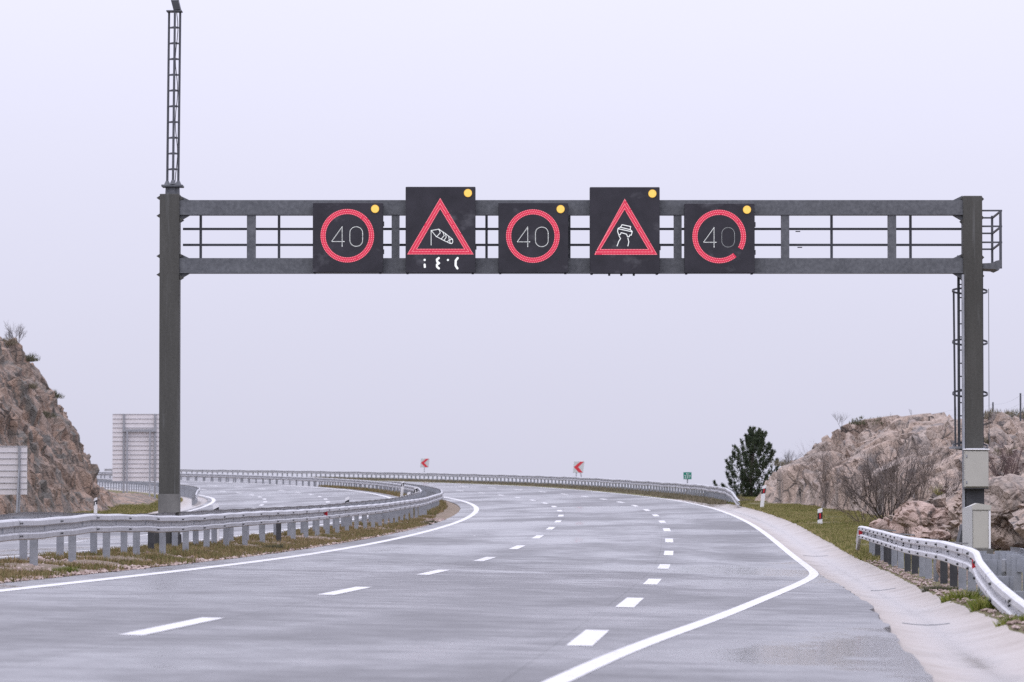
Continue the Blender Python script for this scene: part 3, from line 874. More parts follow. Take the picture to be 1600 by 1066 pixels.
# handrail of the maintenance walkway behind the signs
for px in (311, 434, 664, 760, 890, 960, 1160, 1302, 1426):
    MB().box(gx(px) - .027, gx(px) + .027, .42, .48, gz(410), gz(334)).build('handrail_post', M['rail_bar'], gan)
for py in (356, 381):
    MB().bar((gx(283), .45, gz(py)), (gx(1536), .45, gz(py)), .04, .05).build('handrail', M['rail_bar'], gan)
MB().bar((gx(283), .45, gz(325)), (gx(1536), .45, gz(325)), .05, .05).build('handrail', M['rail_bar'], gan)
mb = MB().box(gx(283), gx(1540), .18, .95, gz(416), gz(412))
for x in np.arange(gx(283), gx(1540), .4): mb.box(x, x + .03, .18, .95, gz(418), gz(416) - .001)
mb.build('walkway', M['gantry_beam'], gan)
for px, py in ((1249, 360), (1252, 385)):
    MB().bar((gx(px) - .05, .42, gz(py)), (gx(px) + .05, .42, gz(py)), .045, .02).build('clamp', M['rail_bar'], gan)
# end platform beyond the right-hand post
for (ya, yz) in ((329.5, -.05), (354, -.05), (379, -.05)):
    MB().bar((gx(1534), yz, gz(ya)), (gx(1566), yz, gz(ya)), .035, .035).build('platform_rail', M['rail_bar'], gan)
    MB().bar((gx(1534), .95, gz(ya + 6.7)), (gx(1560), .95, gz(ya + 6.7)), .035, .035).build('platform_rail', M['rail_bar'], gan)
    MB().bar((gx(1565), -.05, gz(ya)), (gx(1559), .95, gz(ya + 6.7)), .035, .035).build('platform_rail', M['rail_bar'], gan)
MB().box(gx(1561.5), gx(1565.5), -.08, -.03, gz(420), gz(329)).build('platform_post', M['rail_bar'], gan)
MB().box(gx(1556.5), gx(1560), .92, .97, gz(418), gz(333)).build('platform_post', M['rail_bar'], gan)
mb = MB().prism([(gx(1535), gz(412)), (gx(1556), gz(411)), (gx(1556), gz(408)), (gx(1565), gz(406)), (gx(1565), gz(416)), (gx(1560), gz(423)), (gx(1555), gz(421)), (gx(1535), gz(420))], -.1, .95)
mb.build('platform_deck', M['gantry_beam'], gan)
# caged ladder behind the right-hand post
lad = MB()
for px in (1500.5, 1537):
    lad.bar((gx(px), .34, gz(698)), (gx(px), .34, gz(398 if px < 1510 else 420)), .055, .05)
ladder = lad.build('ladder', M['rail_bar'], gan)
mb = MB()
for z in np.arange(gz(698) + .1, gz(415), .28): mb.tube((gx(1501), .34, z), (gx(1536), .34, z), .014, .014, 6)
mb.build('rungs', M['rail_bar'], ladder)['kind'] = 'stuff'
gx2 = lambda px: at(px, 533, GY + .72).x
cx_, rx = gx2(1515.5), (gx2(1543) - gx2(1488)) / 2
for py in (452.5, 533, 614, 697):
    mb = MB(); pp = []
    for i in range(33):
        a = 2 * math.pi * i / 32
        pp.append(Vector((cx_ + rx * math.cos(a), .72 + .38 * math.sin(a), gz(py) + .080 * math.sin(a))))
    for a, b in zip(pp[:-1], pp[1:]): mb.bar(a, b, .012, .042)
    mb.build('cage_hoop', M['rail_bar'], ladder)
for a_deg, w in ((178, .05), (2, .012), (90, .05)):
    a = math.radians(a_deg)
    x, y = cx_ + (rx - .01) * math.cos(a), .34 + .74 * math.sin(a)
    w = .012 if a_deg in (178, 2) else .04
    MB().bar((x, y, gz(698)), (x, y, gz(450)), w, w).build('cage_bar', M['rail_bar'], ladder)
MB().bar((gx(1494.5), .30, gz(698)), (gx(1492.5), .30, gz(455)), .04, .04).build('cage_bar', M['rail_bar'], ladder)
MB().box(gx(1489), gx(1541), .24, .9, gz(701), gz(697.5)).build('ladder_foot', M['galvanised'], ladder)
# conduit down the right-hand post
MB().bar((gx(1503), -.25, gz(850)), (gx(1503), -.25, gz(430)), .05, .05).build('conduit', M['galvanised'], gan)
MB().box(gx(1507), gx(1535), -.27, -.215, gz(850), gz(764)).build('cable_cover', M['dark_steel'], gan)
MB().prism([(gx(1494), gz(851)), (gx(1506), gz(851)), (gx(1506), gz(818)), (gx(1501), gz(820))], -.3, .3).build('stiffener', M['dark_steel'], gan)

# cabinets
def P3(px, py, dy): return Vector((gx(px), GY + dy, gz(py)))
cb = empty('wall_cabinet', (gx(1521.5), GY - .22, gz(762)), 0, 'square beige electrical cabinet strapped to the gantry post above the other one', 'cabinet')
w_, h_ = (gx(1540) - gx(1503)), gz(704) - gz(762)
MB().bbox(-w_/2, w_/2, -.30, 0, 0, h_, .015).build('body', M['cabinet_beige'], cb)
MB().bbox(-w_/2 + .012, w_/2 - .012, -.318, -.303, .02, h_ - .02, .006).build('door', M['cabinet_beige'], cb)
for z in (h_ * .14, h_ * .84): MB().bbox(-w_/2 + .02, -w_/2 + .05, -.335, -.319, z - .03, z + .03, .006).build('hinge', M['galvanised'], cb)
MB().bbox(-w_/2 - .02, w_/2 + .02, -.34, .02, h_ + .002, h_ + .03, .008).build('lid', M['sign_white'], cb)
MB().bar((-.2, -.1, h_ + .035), (.2, -.1, h_ + .035), .05, .02).build('cable_gland', M['galvanised'], cb)
MB().box(-w_/2, w_/2, -.28, 0, -.03, -.003).build('base', M['seam_dark'], cb)
sc_b = V(52, 13.95)
fs_p = at(1527.5, 858, 92.0)
fc_ = empty('street_cabinet', fs_p, 0, 'tall beige roadside cabinet with sloping roof standing at the foot of the gantry post', 'cabinet')
kq = 92.0 / FPX
wq, hq = 41 * kq, 70 * kq
MB().box(-wq/2 - .02, wq/2 + .05, -.05, .55, -.55, -.002).build('plinth', M['concrete_footing'], fc_)
mb = MB().prism([(-wq/2 + 13*kq, 0), (wq/2, 0), (wq/2, hq - 9*kq), (-wq/2 + 13*kq, hq - 9*kq)], 0, .5)
mb.build('body', M['cabinet_beige'], fc_)
mb = MB().add([(-wq/2, .42, 0), (-wq/2 + 12.6*kq, -.004, 0), (-wq/2 + 12.6*kq, .5, 0), (-wq/2, .42, hq - 7*kq), (-wq/2 + 12.6*kq, -.004, hq - 2*kq), (-wq/2 + 12.6*kq, .5, hq - 2*kq)], [(0, 1, 4, 3), (1, 2, 5, 4), (2, 0, 3, 5), (3, 4, 5), (2, 1, 0)])
mb.build('side_panel', M['cabinet_grey'], fc_)
MB().bbox(-wq/2 + 14*kq, wq/2 - 4*kq, -.018, -.003, .02, hq - 11*kq, .005).build('door', M['cabinet_beige'], fc_)
MB().box(wq/2 - 3.2*kq, wq/2, -.016, -.003, .01, hq - 10*kq).build('trim', M['sign_white'], fc_)
mb = MB().prism([(-wq/2 + 12*kq, hq - 8.8*kq), (wq/2 + .01, hq - 8.8*kq), (wq/2 + .01, hq - 2*kq), (0, hq + .02), (-wq/2 + 12*kq, hq - 2*kq)], -.03, .53)
mb.build('roof', M['cabinet_beige'], fc_)

# lattice mast with the camera box on its top
mz0 = gz(304)
mast = empty('lattice_mast', (gx(265.5), GY, mz0), 0, 'slender three legged lattice mast rising from the top of one gantry post', 'mast')
x_ = lambda px: gx(px) - gx(265.5)
z_ = lambda py: gz(py) - mz0
MB().tube((x_(269), 0, .002), (x_(269), 0, z_(293.5)), .155, .15, 16).build('collar', M['gantry_beam'], mast)
MB().bbox(x_(252.5), x_(286), -.22, .22, z_(293), z_(289.5), .008).build('base_flange', M['gantry_beam'], mast)
MB().bbox(x_(259), x_(283.5), -.15, .17, z_(19), z_(17), .006).build('top_plate', M['gantry_beam'], mast)
tops, bots = ((262.3, .1), (272.6, -.12), (279.8, .1)), ((259.9, .13), (270.5, -.16), (277.2, .13))
for (a, ya), (b, yb) in zip(tops, bots):
    MB().tube((x_(b), yb, z_(289)), (x_(a), ya, z_(19)), .026, .024, 8).build('leg', M['rail_bar'], mast)
    MB().tube((x_(b), yb, z_(289)), (x_(b), yb, z_(282)), .075, .03, 8).build('leg_shoe', M['gantry_beam'], mast)
for i in range(11):
    py = 43 + 24.6 * i
    f = (py - 19) / 270
    q_ = [Vector((x_(a + (b - a) * f), ya + (yb - ya) * f, z_(py))) for (a, ya), (b, yb) in zip(tops, bots)]
    mb = MB()
    for a, b in ((0, 1), (1, 2), (2, 0)): mb.bar(q_[a], q_[b], .012, .03)
    mb.build('rung', M['rail_bar'], mast)
mb = MB()
cp = [Vector((x_(275 + 2.0 * math.sin(k * .9)) , -.05, z_(20 + k * 14))) for k in range(20)]
mb.path(cp, .009, 5); mb.build('cable', M['black_plastic'], mast)
mast_cam = empty('mast_camera', P3(273, 17, 0), 0, 'dark box shaped camera on top of the lattice mast', 'mast_camera')
xk = KP
mb = MB().prism([(-2.5*xk, 0), (7.5*xk, 1*xk), (8*xk, 3*xk), (4.5*xk, 17*xk), (4*xk, 26*xk), (-6*xk, 26*xk), (-6.5*xk, 15*xk)], -.16, .20)
mb.build('housing', M['dark_steel'], mast_cam)
MB().box(-6*xk, 4*xk, -.168, -.161, 15*xk, 26*xk).build('lens', M['galvanised'], mast_cam)
MB().box(-.03, .05, -.05, .06, -.012, .0).build('bracket', M['dark_steel'], mast_cam)

# ------------------------------------------------------------------ the five light signs
SY = -.46                                   # sign fronts, in front of the beams
GYS = GY + SY
KS = GYS / FPX
def sign(px0, px1, py0, py1, label):
    c = at((px0 + px1) / 2, py1, GYS)
    t = empty('light_sign', c, 0, label, 'light sign', 'light signs on the gantry')
    w, h = (px1 - px0) * KS, (py1 - py0) * KS
    MB().bbox(-w/2, w/2, .002, .27, 0, h, .012).build('housing', M['sign_side'], t)
    MB().bbox(-w/2 + .006, w/2 - .006, -.012, .0, .006, h - .006, .004).build('front_panel', M['sign_face'], t)
    for x in (-w/2 + .04, w/2 - .06): MB().bbox(x - .025, x + .025, .04, .22, -.022, -.002, .006).build('foot', M['dark_steel'], t)
    for z in (h * .3, h * .7): MB().box(w/2, w/2 + .022, .06, .12, z - .05, z + .05).build('hinge', M['dark_steel'], t)
    for sx in (-1, 1): MB().box(sx * (w/2 - .10) - .04, sx * (w/2 - .10) + .04, .27, .31, h * .1, h * .8).build('hanger', M['dark_steel'], t)
    f = lambda px, py: ((px - (px0 + px1) / 2) * KS, (py1 - py) * KS)
    return t, f
YF = -.016
def dots(t, name, m, ptsx, r, f, n=6, drop=0.0, skip=None):
    mb = MB()
    for p in ptsx:
        if R.random() < drop or (skip and skip(p)): continue
        mb.disc(f(*p), r, YF - .004, n, .008)
    o = mb.build(name, m, t); o['kind'] = 'stuff'; return o
def along(poly, step, closed=False):
    out_ = []; pl_ = list(poly) + ([poly[0]] if closed else [])
    carry = 0.0
    for a, b in zip(pl_[:-1], pl_[1:]):
        L = math.hypot(b[0]-a[0], b[1]-a[1]); d = carry
        while d < L:
            out_.append((a[0] + (b[0]-a[0]) * d / L, a[1] + (b[1]-a[1]) * d / L)); d += step
        carry = d - L
    if not closed: out_.append(pl_[-1])
    return out_
def amber(t, f, px, py, r=6.3):
    c = f(px, py)
    MB().disc(c, r * KS, YF - .02, 20, .024).build('amber_lamp', M['lamp_amber'], t)
    mb = MB()
    for i in range(5):
        for j in range(5):
            x, y = (i - 2) * 2.0, (j - 2) * 2.0
            if x*x + y*y < 22: mb.disc((c[0] + x * KS, c[1] + y * KS), .85 * KS, YF - .024, 6, .004)
    o = mb.build('lamp_lenses', M['lamp_amber_core'], t); o['kind'] = 'stuff'
def ring_sign(t, f, cx, cy, gap=None, dim0=False):
    mb = MB(); n = 72
    ro, ri = 41.9 * KS, 33.9 * KS
    c = f(cx, cy)
    ok = lambda a: not (gap and gap[0] < math.degrees(a) % 360 < gap[1])
    for i in range(n):
        a0, a1 = 2 * math.pi * i / n, 2 * math.pi * (i + 1) / n
        if not ok(a0): continue
        vs = [(c[0] + r * math.cos(a), YF + .003, c[1] + r * math.sin(a)) for r, a in ((ri, a0), (ro, a0), (ro, a1), (ri, a1))]
        mb.add(vs + [(v[0], YF + .008, v[2]) for v in vs], [(0, 1, 2, 3), (1, 5, 6, 2), (0, 3, 7, 4)])
    mb.build('ring_halo', M['led_red_halo'], t)
    pts_ = []
    for r, cnt in ((41.2, 92), (38.0, 86), (34.6, 80)):
        for i in range(cnt):
            a = 2 * math.pi * i / cnt
            if ok(a): pts_.append((cx + r * math.cos(a), cy - r * math.sin(a)))
    dots(t, 'red_leds', M['led_red'], pts_, .56 * KS, f, 6, .012)
    four = along([(cx - 8.05, cy - 14), (cx - 24.5, cy + 9.1), (cx - 4.9, cy + 9.1)], 1.95) + along([(cx - 8.05, cy - 14), (cx - 8.05, cy + 16.6)], 1.95)
    dots(t, 'digit_leds', M['led_white'], four, .66 * KS, f)
    zp = []
    x0, x1, y0, y1, rr = cx + 4.0, cx + 24.0, cy - 14.0, cy + 16.6, 9.5
    for k, (qx, qy) in enumerate(((x1 - rr, y0 + rr), (x0 + rr, y0 + rr), (x0 + rr, y1 - rr), (x1 - rr, y1 - rr))):
        for i in range(7):
            a = math.pi / 2 * (k + i / 6)
            zp.append((qx + rr * math.cos(a), qy - rr * math.sin(a)))
    dots(t, 'digit_leds', M['led_white_dim'] if dim0 else M['led_white'], along(zp, 1.95, True), (.50 if dim0 else .66) * KS, f)
def tri_sign(t, f, outer, mid, inner, missing):
    mb = MB()
    O_, I_ = [f(*p) for p in outer], [f(*p) for p in inner]
    def grow(p, q, k): return (p[0] + (p[0] - q[0]) * k, p[1] + (p[1] - q[1]) * k)
    cen = (sum(p[0] for p in O_) / 3, sum(p[1] for p in O_) / 3)
    O_ = [grow(p, cen, .02) for p in O_]; I_ = [grow(p, cen, -.03) for p in I_]
    for i in range(3):
        j = (i + 1) % 3
        vs = [(x, YF + .003, z) for x, z in (O_[i], O_[j], I_[j], I_[i])]
        mb.add(vs + [(v[0], YF + .008, v[2]) for v in vs], [(0, 1, 2, 3), (0, 4, 5, 1), (3, 2, 6, 7)])
    mb.build('triangle_halo', M['led_red_halo'], t)
    pts_ = []
    for tr in (outer, mid, inner): pts_ += along(tr, 2.3, True)
    dots(t, 'red_leds', M['led_red'], pts_, .56 * KS, f, 6, .008, missing)
t1, f1 = sign(488.5, 598.5, 316.5, 426, 'square light sign showing 40 nearest the mast, before the windsock sign')
ring_sign(t1, f1, 542.6, 368.4); amber(t1, f1, 586, 326.3)
t3, f3 = sign(778.5, 888, 316.5, 426.5, 'square light sign showing 40 between the windsock and skidding car triangles')
ring_sign(t3, f3, 832.6, 368.9); amber(t3, f3, 876, 326.7)
t5, f5 = sign(1069.5, 1179.5, 317.5, 427, 'square light sign showing 40 with a gap in its red ring')
ring_sign(t5, f5, 1123.8, 369.6, (309, 329), True); amber(t5, f5, 1167.3, 327.6)
t2, f2 = sign(633.5, 743, 291.5, 426.5, 'taller light sign with windsock inside a red triangle over a broken temperature reading')
c2 = lambda x, y: (630 + x / 7.108, 285 + y / 7.108)
tri_sign(t2, f2, [c2(410, 180), c2(50, 797), c2(775, 797)], [c2(410, 233), c2(98, 770), c2(728, 770)], [c2(410, 285), c2(146, 743), c2(684, 743)], lambda p: abs(p[0] - c2(243, 0)[0]) < 1.0 and abs(p[1] - c2(0, 465)[1]) < 2)
ws = along([c2(310, 535), c2(310, 695)], 1.75)
for pl_ in ([(310, 535), (395, 520)], [(316, 540), (365, 600)], [(395, 520), (470, 570), (548, 632)], [(365, 600), (440, 640), (520, 678)],
            [(398, 525), (412, 560), (372, 602)], [(440, 550), (455, 590), (425, 628)], [(470, 572), (478, 610), (452, 645)], [(505, 605), (512, 640), (488, 662)]):
    ws += along([c2(*p) for p in pl_], 1.5)
for i in range(14):
    a = 2 * math.pi * i / 14
    ws.append(c2(534 + 17 * math.cos(a), 655 + 25 * math.sin(a)))
dots(t2, 'windsock_leds', M['led_white'], ws, .70 * KS, f2)
tx = along([c2(238, 862), c2(238, 863)], 1) + along([c2(238, 915), c2(240, 940)], 1.2)
tx += along([c2(395, 842), c2(374, 858), c2(378, 882), c2(398, 898), c2(374, 915), c2(376, 940), c2(396, 956)], 1.2) + [c2(497, 863)]
tx += along([c2(605, 842), c2(584, 868), c2(582, 925), c2(602, 956)], 1.2)
dots(t2, 'temperature_leds', M['led_white'], tx, 1.75 * KS, f2, 8)
amber(t2, f2, 731.2, 301.5)
t4, f4 = sign(921.5, 1031, 292, 427.5, 'taller light sign with a skidding car inside a red triangle')
c4 = lambda x, y: (915 + x / 7.104, 285 + y / 7.104)
tri_sign(t4, f4, [c4(435, 188), c4(102, 800), c4(790, 800)], [c4(434, 240), c4(112, 773), c4(745, 773)], [c4(432, 292), c4(160, 746), c4(700, 746)], lambda p: (c4(118, 0)[0] < p[0] < c4(182, 0)[0] and p[1] > c4(0, 785)[1]) or (p[0] < c4(128, 0)[0] and c4(0, 735)[1] < p[1] < c4(0, 768)[1]) or (abs(p[0] - c4(600, 0)[0]) < 2 and abs(p[1] - c4(0, 500)[1]) < 2))
cd = []
for pl_ in ([(405, 470), (500, 490), (495, 525)], [(405, 470), (388, 498)], [(388, 498), (495, 525)], [(388, 498), (360, 512), (355, 545), (368, 580), (384, 582), (395, 558), (455, 575), (466, 604), (484, 604), (490, 585), (508, 586), (518, 545), (495, 525)], [(362, 515), (514, 548)],
            [(370, 592), (388, 625), (368, 655), (350, 705)], [(470, 620), (480, 660), (470, 705)]):
    cd += along([c4(*p) for p in pl_], 1.25)
dots(t4, 'car_leds', M['led_white'], cd, .74 * KS, f4)
amber(t4, f4, 1019.5, 302.4)
mb = MB()
for px in (952, 971, 990.5):
    x, z = f4(px, 429)
    mb.tube((x, .1, -.05), (x, .1, .0), .03, .03, 8)
    MB().tube((x, .1, -.045), (x, .1, -.004), .022, .026, 8).build('gland', M['black_plastic'], t4)

# ------------------------------------------------------------------ signs beside the road
def back_sign(loc, rz, w, h, zb, posts, label, rows, braces=True):
    t = empty('road_sign', loc, rz, label, 'road sign', 'road signs seen from behind')
    rh = h / rows
    for i in range(rows):
        MB().box(-w/2, w/2, -.0, .03, zb + i * rh, zb + (i + 1) * rh - .02).build('panel', M['sign_back'], t)
        MB().box(-w/2 + .005, w/2 - .005, -.035, -.002, zb + (i + 1) * rh - .035, zb + (i + 1) * rh).build('rib', M['sign_rib'], t)
    for x in posts:
        MB().box(x - .06, x + .06, -.16, -.04, -.6, zb + h).build('post', M['galvanised'], t)
    return t
k_ = 290.0 / FPX
bs_ = at(217.5, 783, 290.0)
w_ = 84 * k_; h_ = 105 * k_; zb_ = (783 - 752) * k_
bs = back_sign(bs_, 0, w_, h_, zb_, (-24.2 * k_, 24.5 * k_), 'large ribbed sign seen from behind on two posts beside the tall gantry post', 15)
zc = zb_ + 79 * k_
MB().box(-26 * k_, 26 * k_, -.26, -.17, zc - .08, zc + .08).build('cross_bar', M['galvanised'], bs)
for x in (-18.5 * k_, 17 * k_):
    MB().bar((x, -.45, -.6), (x, -.22, zc), .10, .10).build('strut', M['galvanised'], bs)
k2 = 187.0 / FPX
b2_ = at(30, 824, 187.0)
h_ = 76 * k2; zb_ = 51 * k2
t = empty('road_sign', b2_, 0, 'small ribbed sign seen from behind on a slim post before the rock cutting', 'road sign', 'road signs seen from behind')
for i in range(8):
    z0 = zb_ + h_ * i / 8
    MB().box(-58 * k2, 12 * k2, 0, .03, z0, z0 + h_ / 8 - .014).build('panel', M['sign_back'], t)
    MB().box(-57.8 * k2, 11.8 * k2, -.028, -.002, z0 + h_ / 8 - .03, z0 + h_ / 8).build('rib', M['sign_rib'], t)
MB().box(-.045, .045, -.12, -.03, -.4, zb_ + h_).build('post', M['galvanised'], t)
MB().bar((-4 * k2, -.5, -.4), (0, -.14, zb_ + h_ * .55), .06, .06).build('strut', M['galvanised'], t)
MB().bar((-46 * k2, -.5, -.4), (-43 * k2, -.06, zb_ + h_ * .6), .06, .06).build('strut', M['galvanised'], t)

def chevron(s, o, px, py0, py1, w_px, lean, label, posts):
    p = V(s, o)
    Y = p.y; k = Y / FPX
    b = at(px, py1, Y)
    h = (py1 - py0) * k; w = w_px * k
    t = empty('chevron_sign', (b.x, Y, p.z), 0, label, 'chevron sign', 'chevron signs round the bend')
    z0 = b.z - p.z
    def sh_(v): return [(x + lean * (z - z0), y, z) for x, y, z in v]
    mb = MB().bbox(-w/2, w/2, 0, .03, z0, z0 + h, .008); mb.v = sh_(mb.v); mb.build('plate', M['sign_grey'], t)
    a = MB()
    tipx, tx_, bw = -w*.47, w*.47, w*.42
    a.prism([(tipx, z0 + h*.5), (tx_ - bw*.9, z0 + h*.03), (tx_, z0 + h*.03), (tipx + bw, z0 + h*.5), (tx_, z0 + h*.97), (tx_ - bw*.9, z0 + h*.97)], -.006, -.001)
    a.f = a.f[2:]      # the outline is concave: cap it by hand
    n = len(a.v) - 12
    a.f += [(n, n+1, n+2, n+3), (n, n+3, n+4, n+5)]
    a.v = sh_(a.v); a.build('arrow', M['sign_red'], t)
    for x, l in posts:
        MB().tube((x * w + l, .05, -.3), (x * w, .05, z0 + h * .3), .035, .035, 8).build('post', M['galvanised'], t)
    return t
chevron(378, 13.0, 663, 716.5, 730.5, 13, .1, 'farther small white sign with a red chevron on one post behind the guardrail', ((.0, 0),))
chevron(290, 13.0, 903, 721, 739, 16, .12, 'nearer white sign with a red chevron leaning on two posts behind the guardrail', ((-.15, -.05), (.22, .25)))
# kilometre board: green, 237
kb = V(213, 12.9); Y = kb.y; k = Y / FPX
b = at(1074.2, 749, Y)
t = empty('distance_board', (b.x, Y, kb.z), 0, 'small green distance board marked 237 behind the guardrail', 'distance board')
z0 = b.z - kb.z; w, h = 12.6 * k, 11 * k
MB().bbox(-w/2, w/2, 0, .025, z0, z0 + h, .006).build('plate', M['sign_green'], t)
MB().box(-.035, .035, .03, .09, -.3, z0 + h * .6).build('post', M['galvanised'], t)
def text(body, size, loc, parent, m):
    cu = bpy.data.curves.new('lettering', 'FONT')
    cu.body = body; cu.size = size; cu.align_x = 'CENTER'; cu.extrude = .002; cu.resolution_u = 2
    tmp = bpy.data.objects.new('tmp', cu); COL.objects.link(tmp)
    bpy.context.view_layer.update()
    me = bpy.data.meshes.new_from_object(tmp.evaluated_get(bpy.context.evaluated_depsgraph_get()))
    bpy.data.objects.remove(tmp)
    me.materials.clear(); me.materials.append(m)
    o_ = link('lettering', me, parent, loc); o_.rotation_euler = (math.pi / 2, 0, 0); return o_
text('237', h * .62, (0, -.006, z0 + h * .14), t, M['sign_white'])
text('km', h * .34, (0, -.006, z0 + h * .68), t, M['sign_white'])

# delineator posts
def delineator(p, h, label, kind, lean=0.0, yaw=0.0, w=.12):
    t = empty('delineator_post', p, yaw, label, 'delineator', 'delineator posts along the road')
    def sh_(mb): mb.v = [(x + lean * z, y, z) for x, y, z in mb.v]; return mb
    d = .05
    sh_(MB().prism([(-w/2, -.3), (w/2, -.3), (w/2, h), (-w/2, h - .05)], -d, d)).build('body', M['white_plastic'], t)
    if kind == 'red':
        sh_(MB().prism([(-w/2 - .004, h - .40), (w/2 + .004, h - .36), (w/2 + .004, h - .14), (-w/2 - .004, h - .18)], -d - .003, d + .003)).build('band', M['black_plastic'], t)
        sh_(MB().box(-.028, .028, -d - .012, -d - .0035, h - .35, h - .18)).build('reflector', M['reflector_red'], t)
    else:
        sh_(MB().prism([(-w/2 - .004, h - .36), (w/2 + .004, h - .30), (w/2 + .004, h - .10), (-w/2 - .004, h - .17)], -d - .003, d + .003)).build('band', M['black_plastic'], t)
        sh_(MB().box(-.025, .025, -d - .012, -d - .0035, h - .34, h - .2)).build('reflector', M['white_plastic'], t)
    return t
def at_ground(px, py, Y): return at(px, py, Y)
delineator(at(1190.0, 796, 195), 1.06, 'leaning white delineator with dark red band where the gutter meets the rock', 'red', .12, 0, .16)
delineator(at(1281.3, 824, 149), .64, 'short upright white delineator with red band in the green verge', 'red', 0, 0, .15)
delineator(at(149.3, 812, 200), .98, 'slim white delineator with black band at the foot of the rock cutting', 'dark', 0, 0, .14)
delineator(V(67.0, -3.1), .92, 'white delineator in the median just past the tall gantry post', 'dark', -.02, 0, .13)
delineator(V(111.6, -3.1), .95, 'white delineator in the median with black legs halfway to the bend', 'dark', .04, 0, .13)
delineator(V(167.0, -3.1), .82, 'white delineator in the median at the start of the bend', 'dark', .05, 0, .14)
delineator(V(240.0, -3.12), 1.0, 'tall leaning white delineator in the median deep in the bend', 'dark', .09, 0, .17)
delineator(V(208.0, -3.0), .85, 'white delineator close to the median guardrail where it turns', 'dark', .05, 0, .17)

# ------------------------------------------------------------------ rocks
def boulder(p, size, label, m, seed, group=None, flat_=1.0):
    import bmesh
    bm = bmesh.new(); bmesh.ops.create_icosphere(bm, subdivisions=5, radius=1.0)
    v = np.array([x.co[:] for x in bm.verts]); f = np.array([[q.index for q in x.verts] for x in bm.faces]); bm.free()
    # squarish start, then fractured
    v = np.sign(v) * np.abs(v) ** .72
    sz = np.array(size)
    w = v * sz / 2
    q = w + seed * 3.7
    n = v / np.linalg.norm(v, axis=1)[:, None]
    d = facet(q, .62 * min(size[0], size[2]) + .15, seed, .9, .10) * .42 + facet(q, .28, seed + 5, .9, .15) * .28 + fbm(q, .5, 3, seed) * .10
    w = w + n * d[:, None]
    w[:, 2] += size[2] * .32
    o = link('boulder', np_mesh('boulder', w, f, m, None, False), None, p, R.uniform(-.3, .3))
    return setp(o, label, 'boulder', group or 'boulders below the rock bank')
bl_list = [
    (1462, 838, 117, (2.0, 2.4, 1.15), 'large sloping pinkish slab beside the tall beige cabinet', 'limestone_pink', 3),
    (1458, 848, 112, (.75, .8, .55), 'small square block under the large slab behind the white guardrail', 'limestone_pink', 4),
    (1380, 832, 136, (.75, .9, .55), 'pointed rock at the corner of the green verge', 'limestone_pink', 5),
    (1412, 826, 131, (1.0, 1.3, .6), 'low broken rock between the pointed one and the slab', 'limestone', 6),
    (1572, 838, 114, (1.25, 1.4, 1.35), 'tall brown fractured boulder just past the tall beige cabinet', 'limestone', 7),
    (1598, 866, 104, (.8, .9, .75), 'bright pink boulder in front of the brown one', 'limestone_pink', 8),
    (1560, 790, 124, (1.5, 1.6, .9), 'pale rounded rock above the brown boulder', 'limestone_pink', 9),
]
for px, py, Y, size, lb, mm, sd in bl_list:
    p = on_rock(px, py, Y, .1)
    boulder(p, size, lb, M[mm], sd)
bk = V(33.5, 12.75)
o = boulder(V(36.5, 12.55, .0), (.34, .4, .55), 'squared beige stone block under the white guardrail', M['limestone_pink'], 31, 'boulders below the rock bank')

# loose stones (uncountable)
def scatter_stones(name, centers, sizes, m, label, seed):
    bv = np.array([(1,0,0),(-1,0,0),(0,1,0),(0,-1,0),(0,0,1),(0,0,-1),(.62,.62,.5),(-.62,.6,.4),(.5,-.7,.45),(-.6,-.6,.5)], float)
    from_ = [(0,6,4),(6,2,4),(2,7,4),(7,1,4),(1,9,4),(9,3,4),(3,8,4),(8,0,4),(0,2,6),(2,1,7),(1,3,9),(3,0,8),(0,5,2),(2,5,1),(1,5,3),(3,5,0)]
    g = np.random.default_rng(seed)
    n = len(centers)
    sc = sizes[:, None, None] * g.uniform(.55, 1.2, (n, len(bv), 1)) * g.uniform(.6, 1.2, (n, 1, 3)) * np.array([1, 1, .65])
    a = g.uniform(0, 6.28, n)
    v = bv[None] * sc
    x = v[..., 0] * np.cos(a)[:, None] - v[..., 1] * np.sin(a)[:, None]; y = v[..., 0] * np.sin(a)[:, None] + v[..., 1] * np.cos(a)[:, None]
    v = np.stack([x, y, v[..., 2]], -1) + centers[:, None]
    f = (np.array(from_)[None] + (np.arange(n) * len(bv))[:, None, None]).reshape(-1, 3)
    o = link(name, np_mesh(name, v.reshape(-1, 3), f, m, None, False))
    return setp(o, label, 'stones', None, 'stuff')
n = 7000
oo_ = np.where(rng.uniform(0, 1, n) < .25, rng.uniform(-.95, -.76, n), rng.uniform(-3.1, -1.0, n))
cs = P(rng.uniform(5, 140, n) ** 1.0, oo_, 0.0)
keep = (vnoise(cs, 1.7, 71) > -.15) | (oo_ > -1)
cs = cs[keep]; scatter_stones('gravel', cs, rng.uniform(.02, .075, len(cs)), M['pebble'], 'pinkish stones lying in the median grass', 1)
n = 5200
ss_ = rng.uniform(3, 72, n); uo = rng.uniform(0, 2.6, n)
cs = P(ss_, np.interp(ss_, s_all, W_R) + uo, 0, False); cs[:, 2] += np.interp(ss_, sv_, dz_v) + .03
scatter_stones('gravel', cs, rng.uniform(.012, .05, n), M['pebble'], 'pinkish broken stones below the white guardrail', 2)
n = 5000
ii = rng.integers(0, nr, n * 8); jj = rng.integers(6, nc - 14, n * 8)
ok = (isrock.reshape(nr - 1, nc - 1)[np.minimum(ii, nr - 2), np.minimum(jj, nc - 2)]) & (Sg[ii, jj] > 20) & (Sg[ii, jj] < 150)
wgt = vnoise(pts_r[ii, jj], 3.5, 77) > np.where(Sg[ii, jj] < 100, -.3, .25)
ii, jj = ii[ok & wgt][:n], jj[ok & wgt][:n]
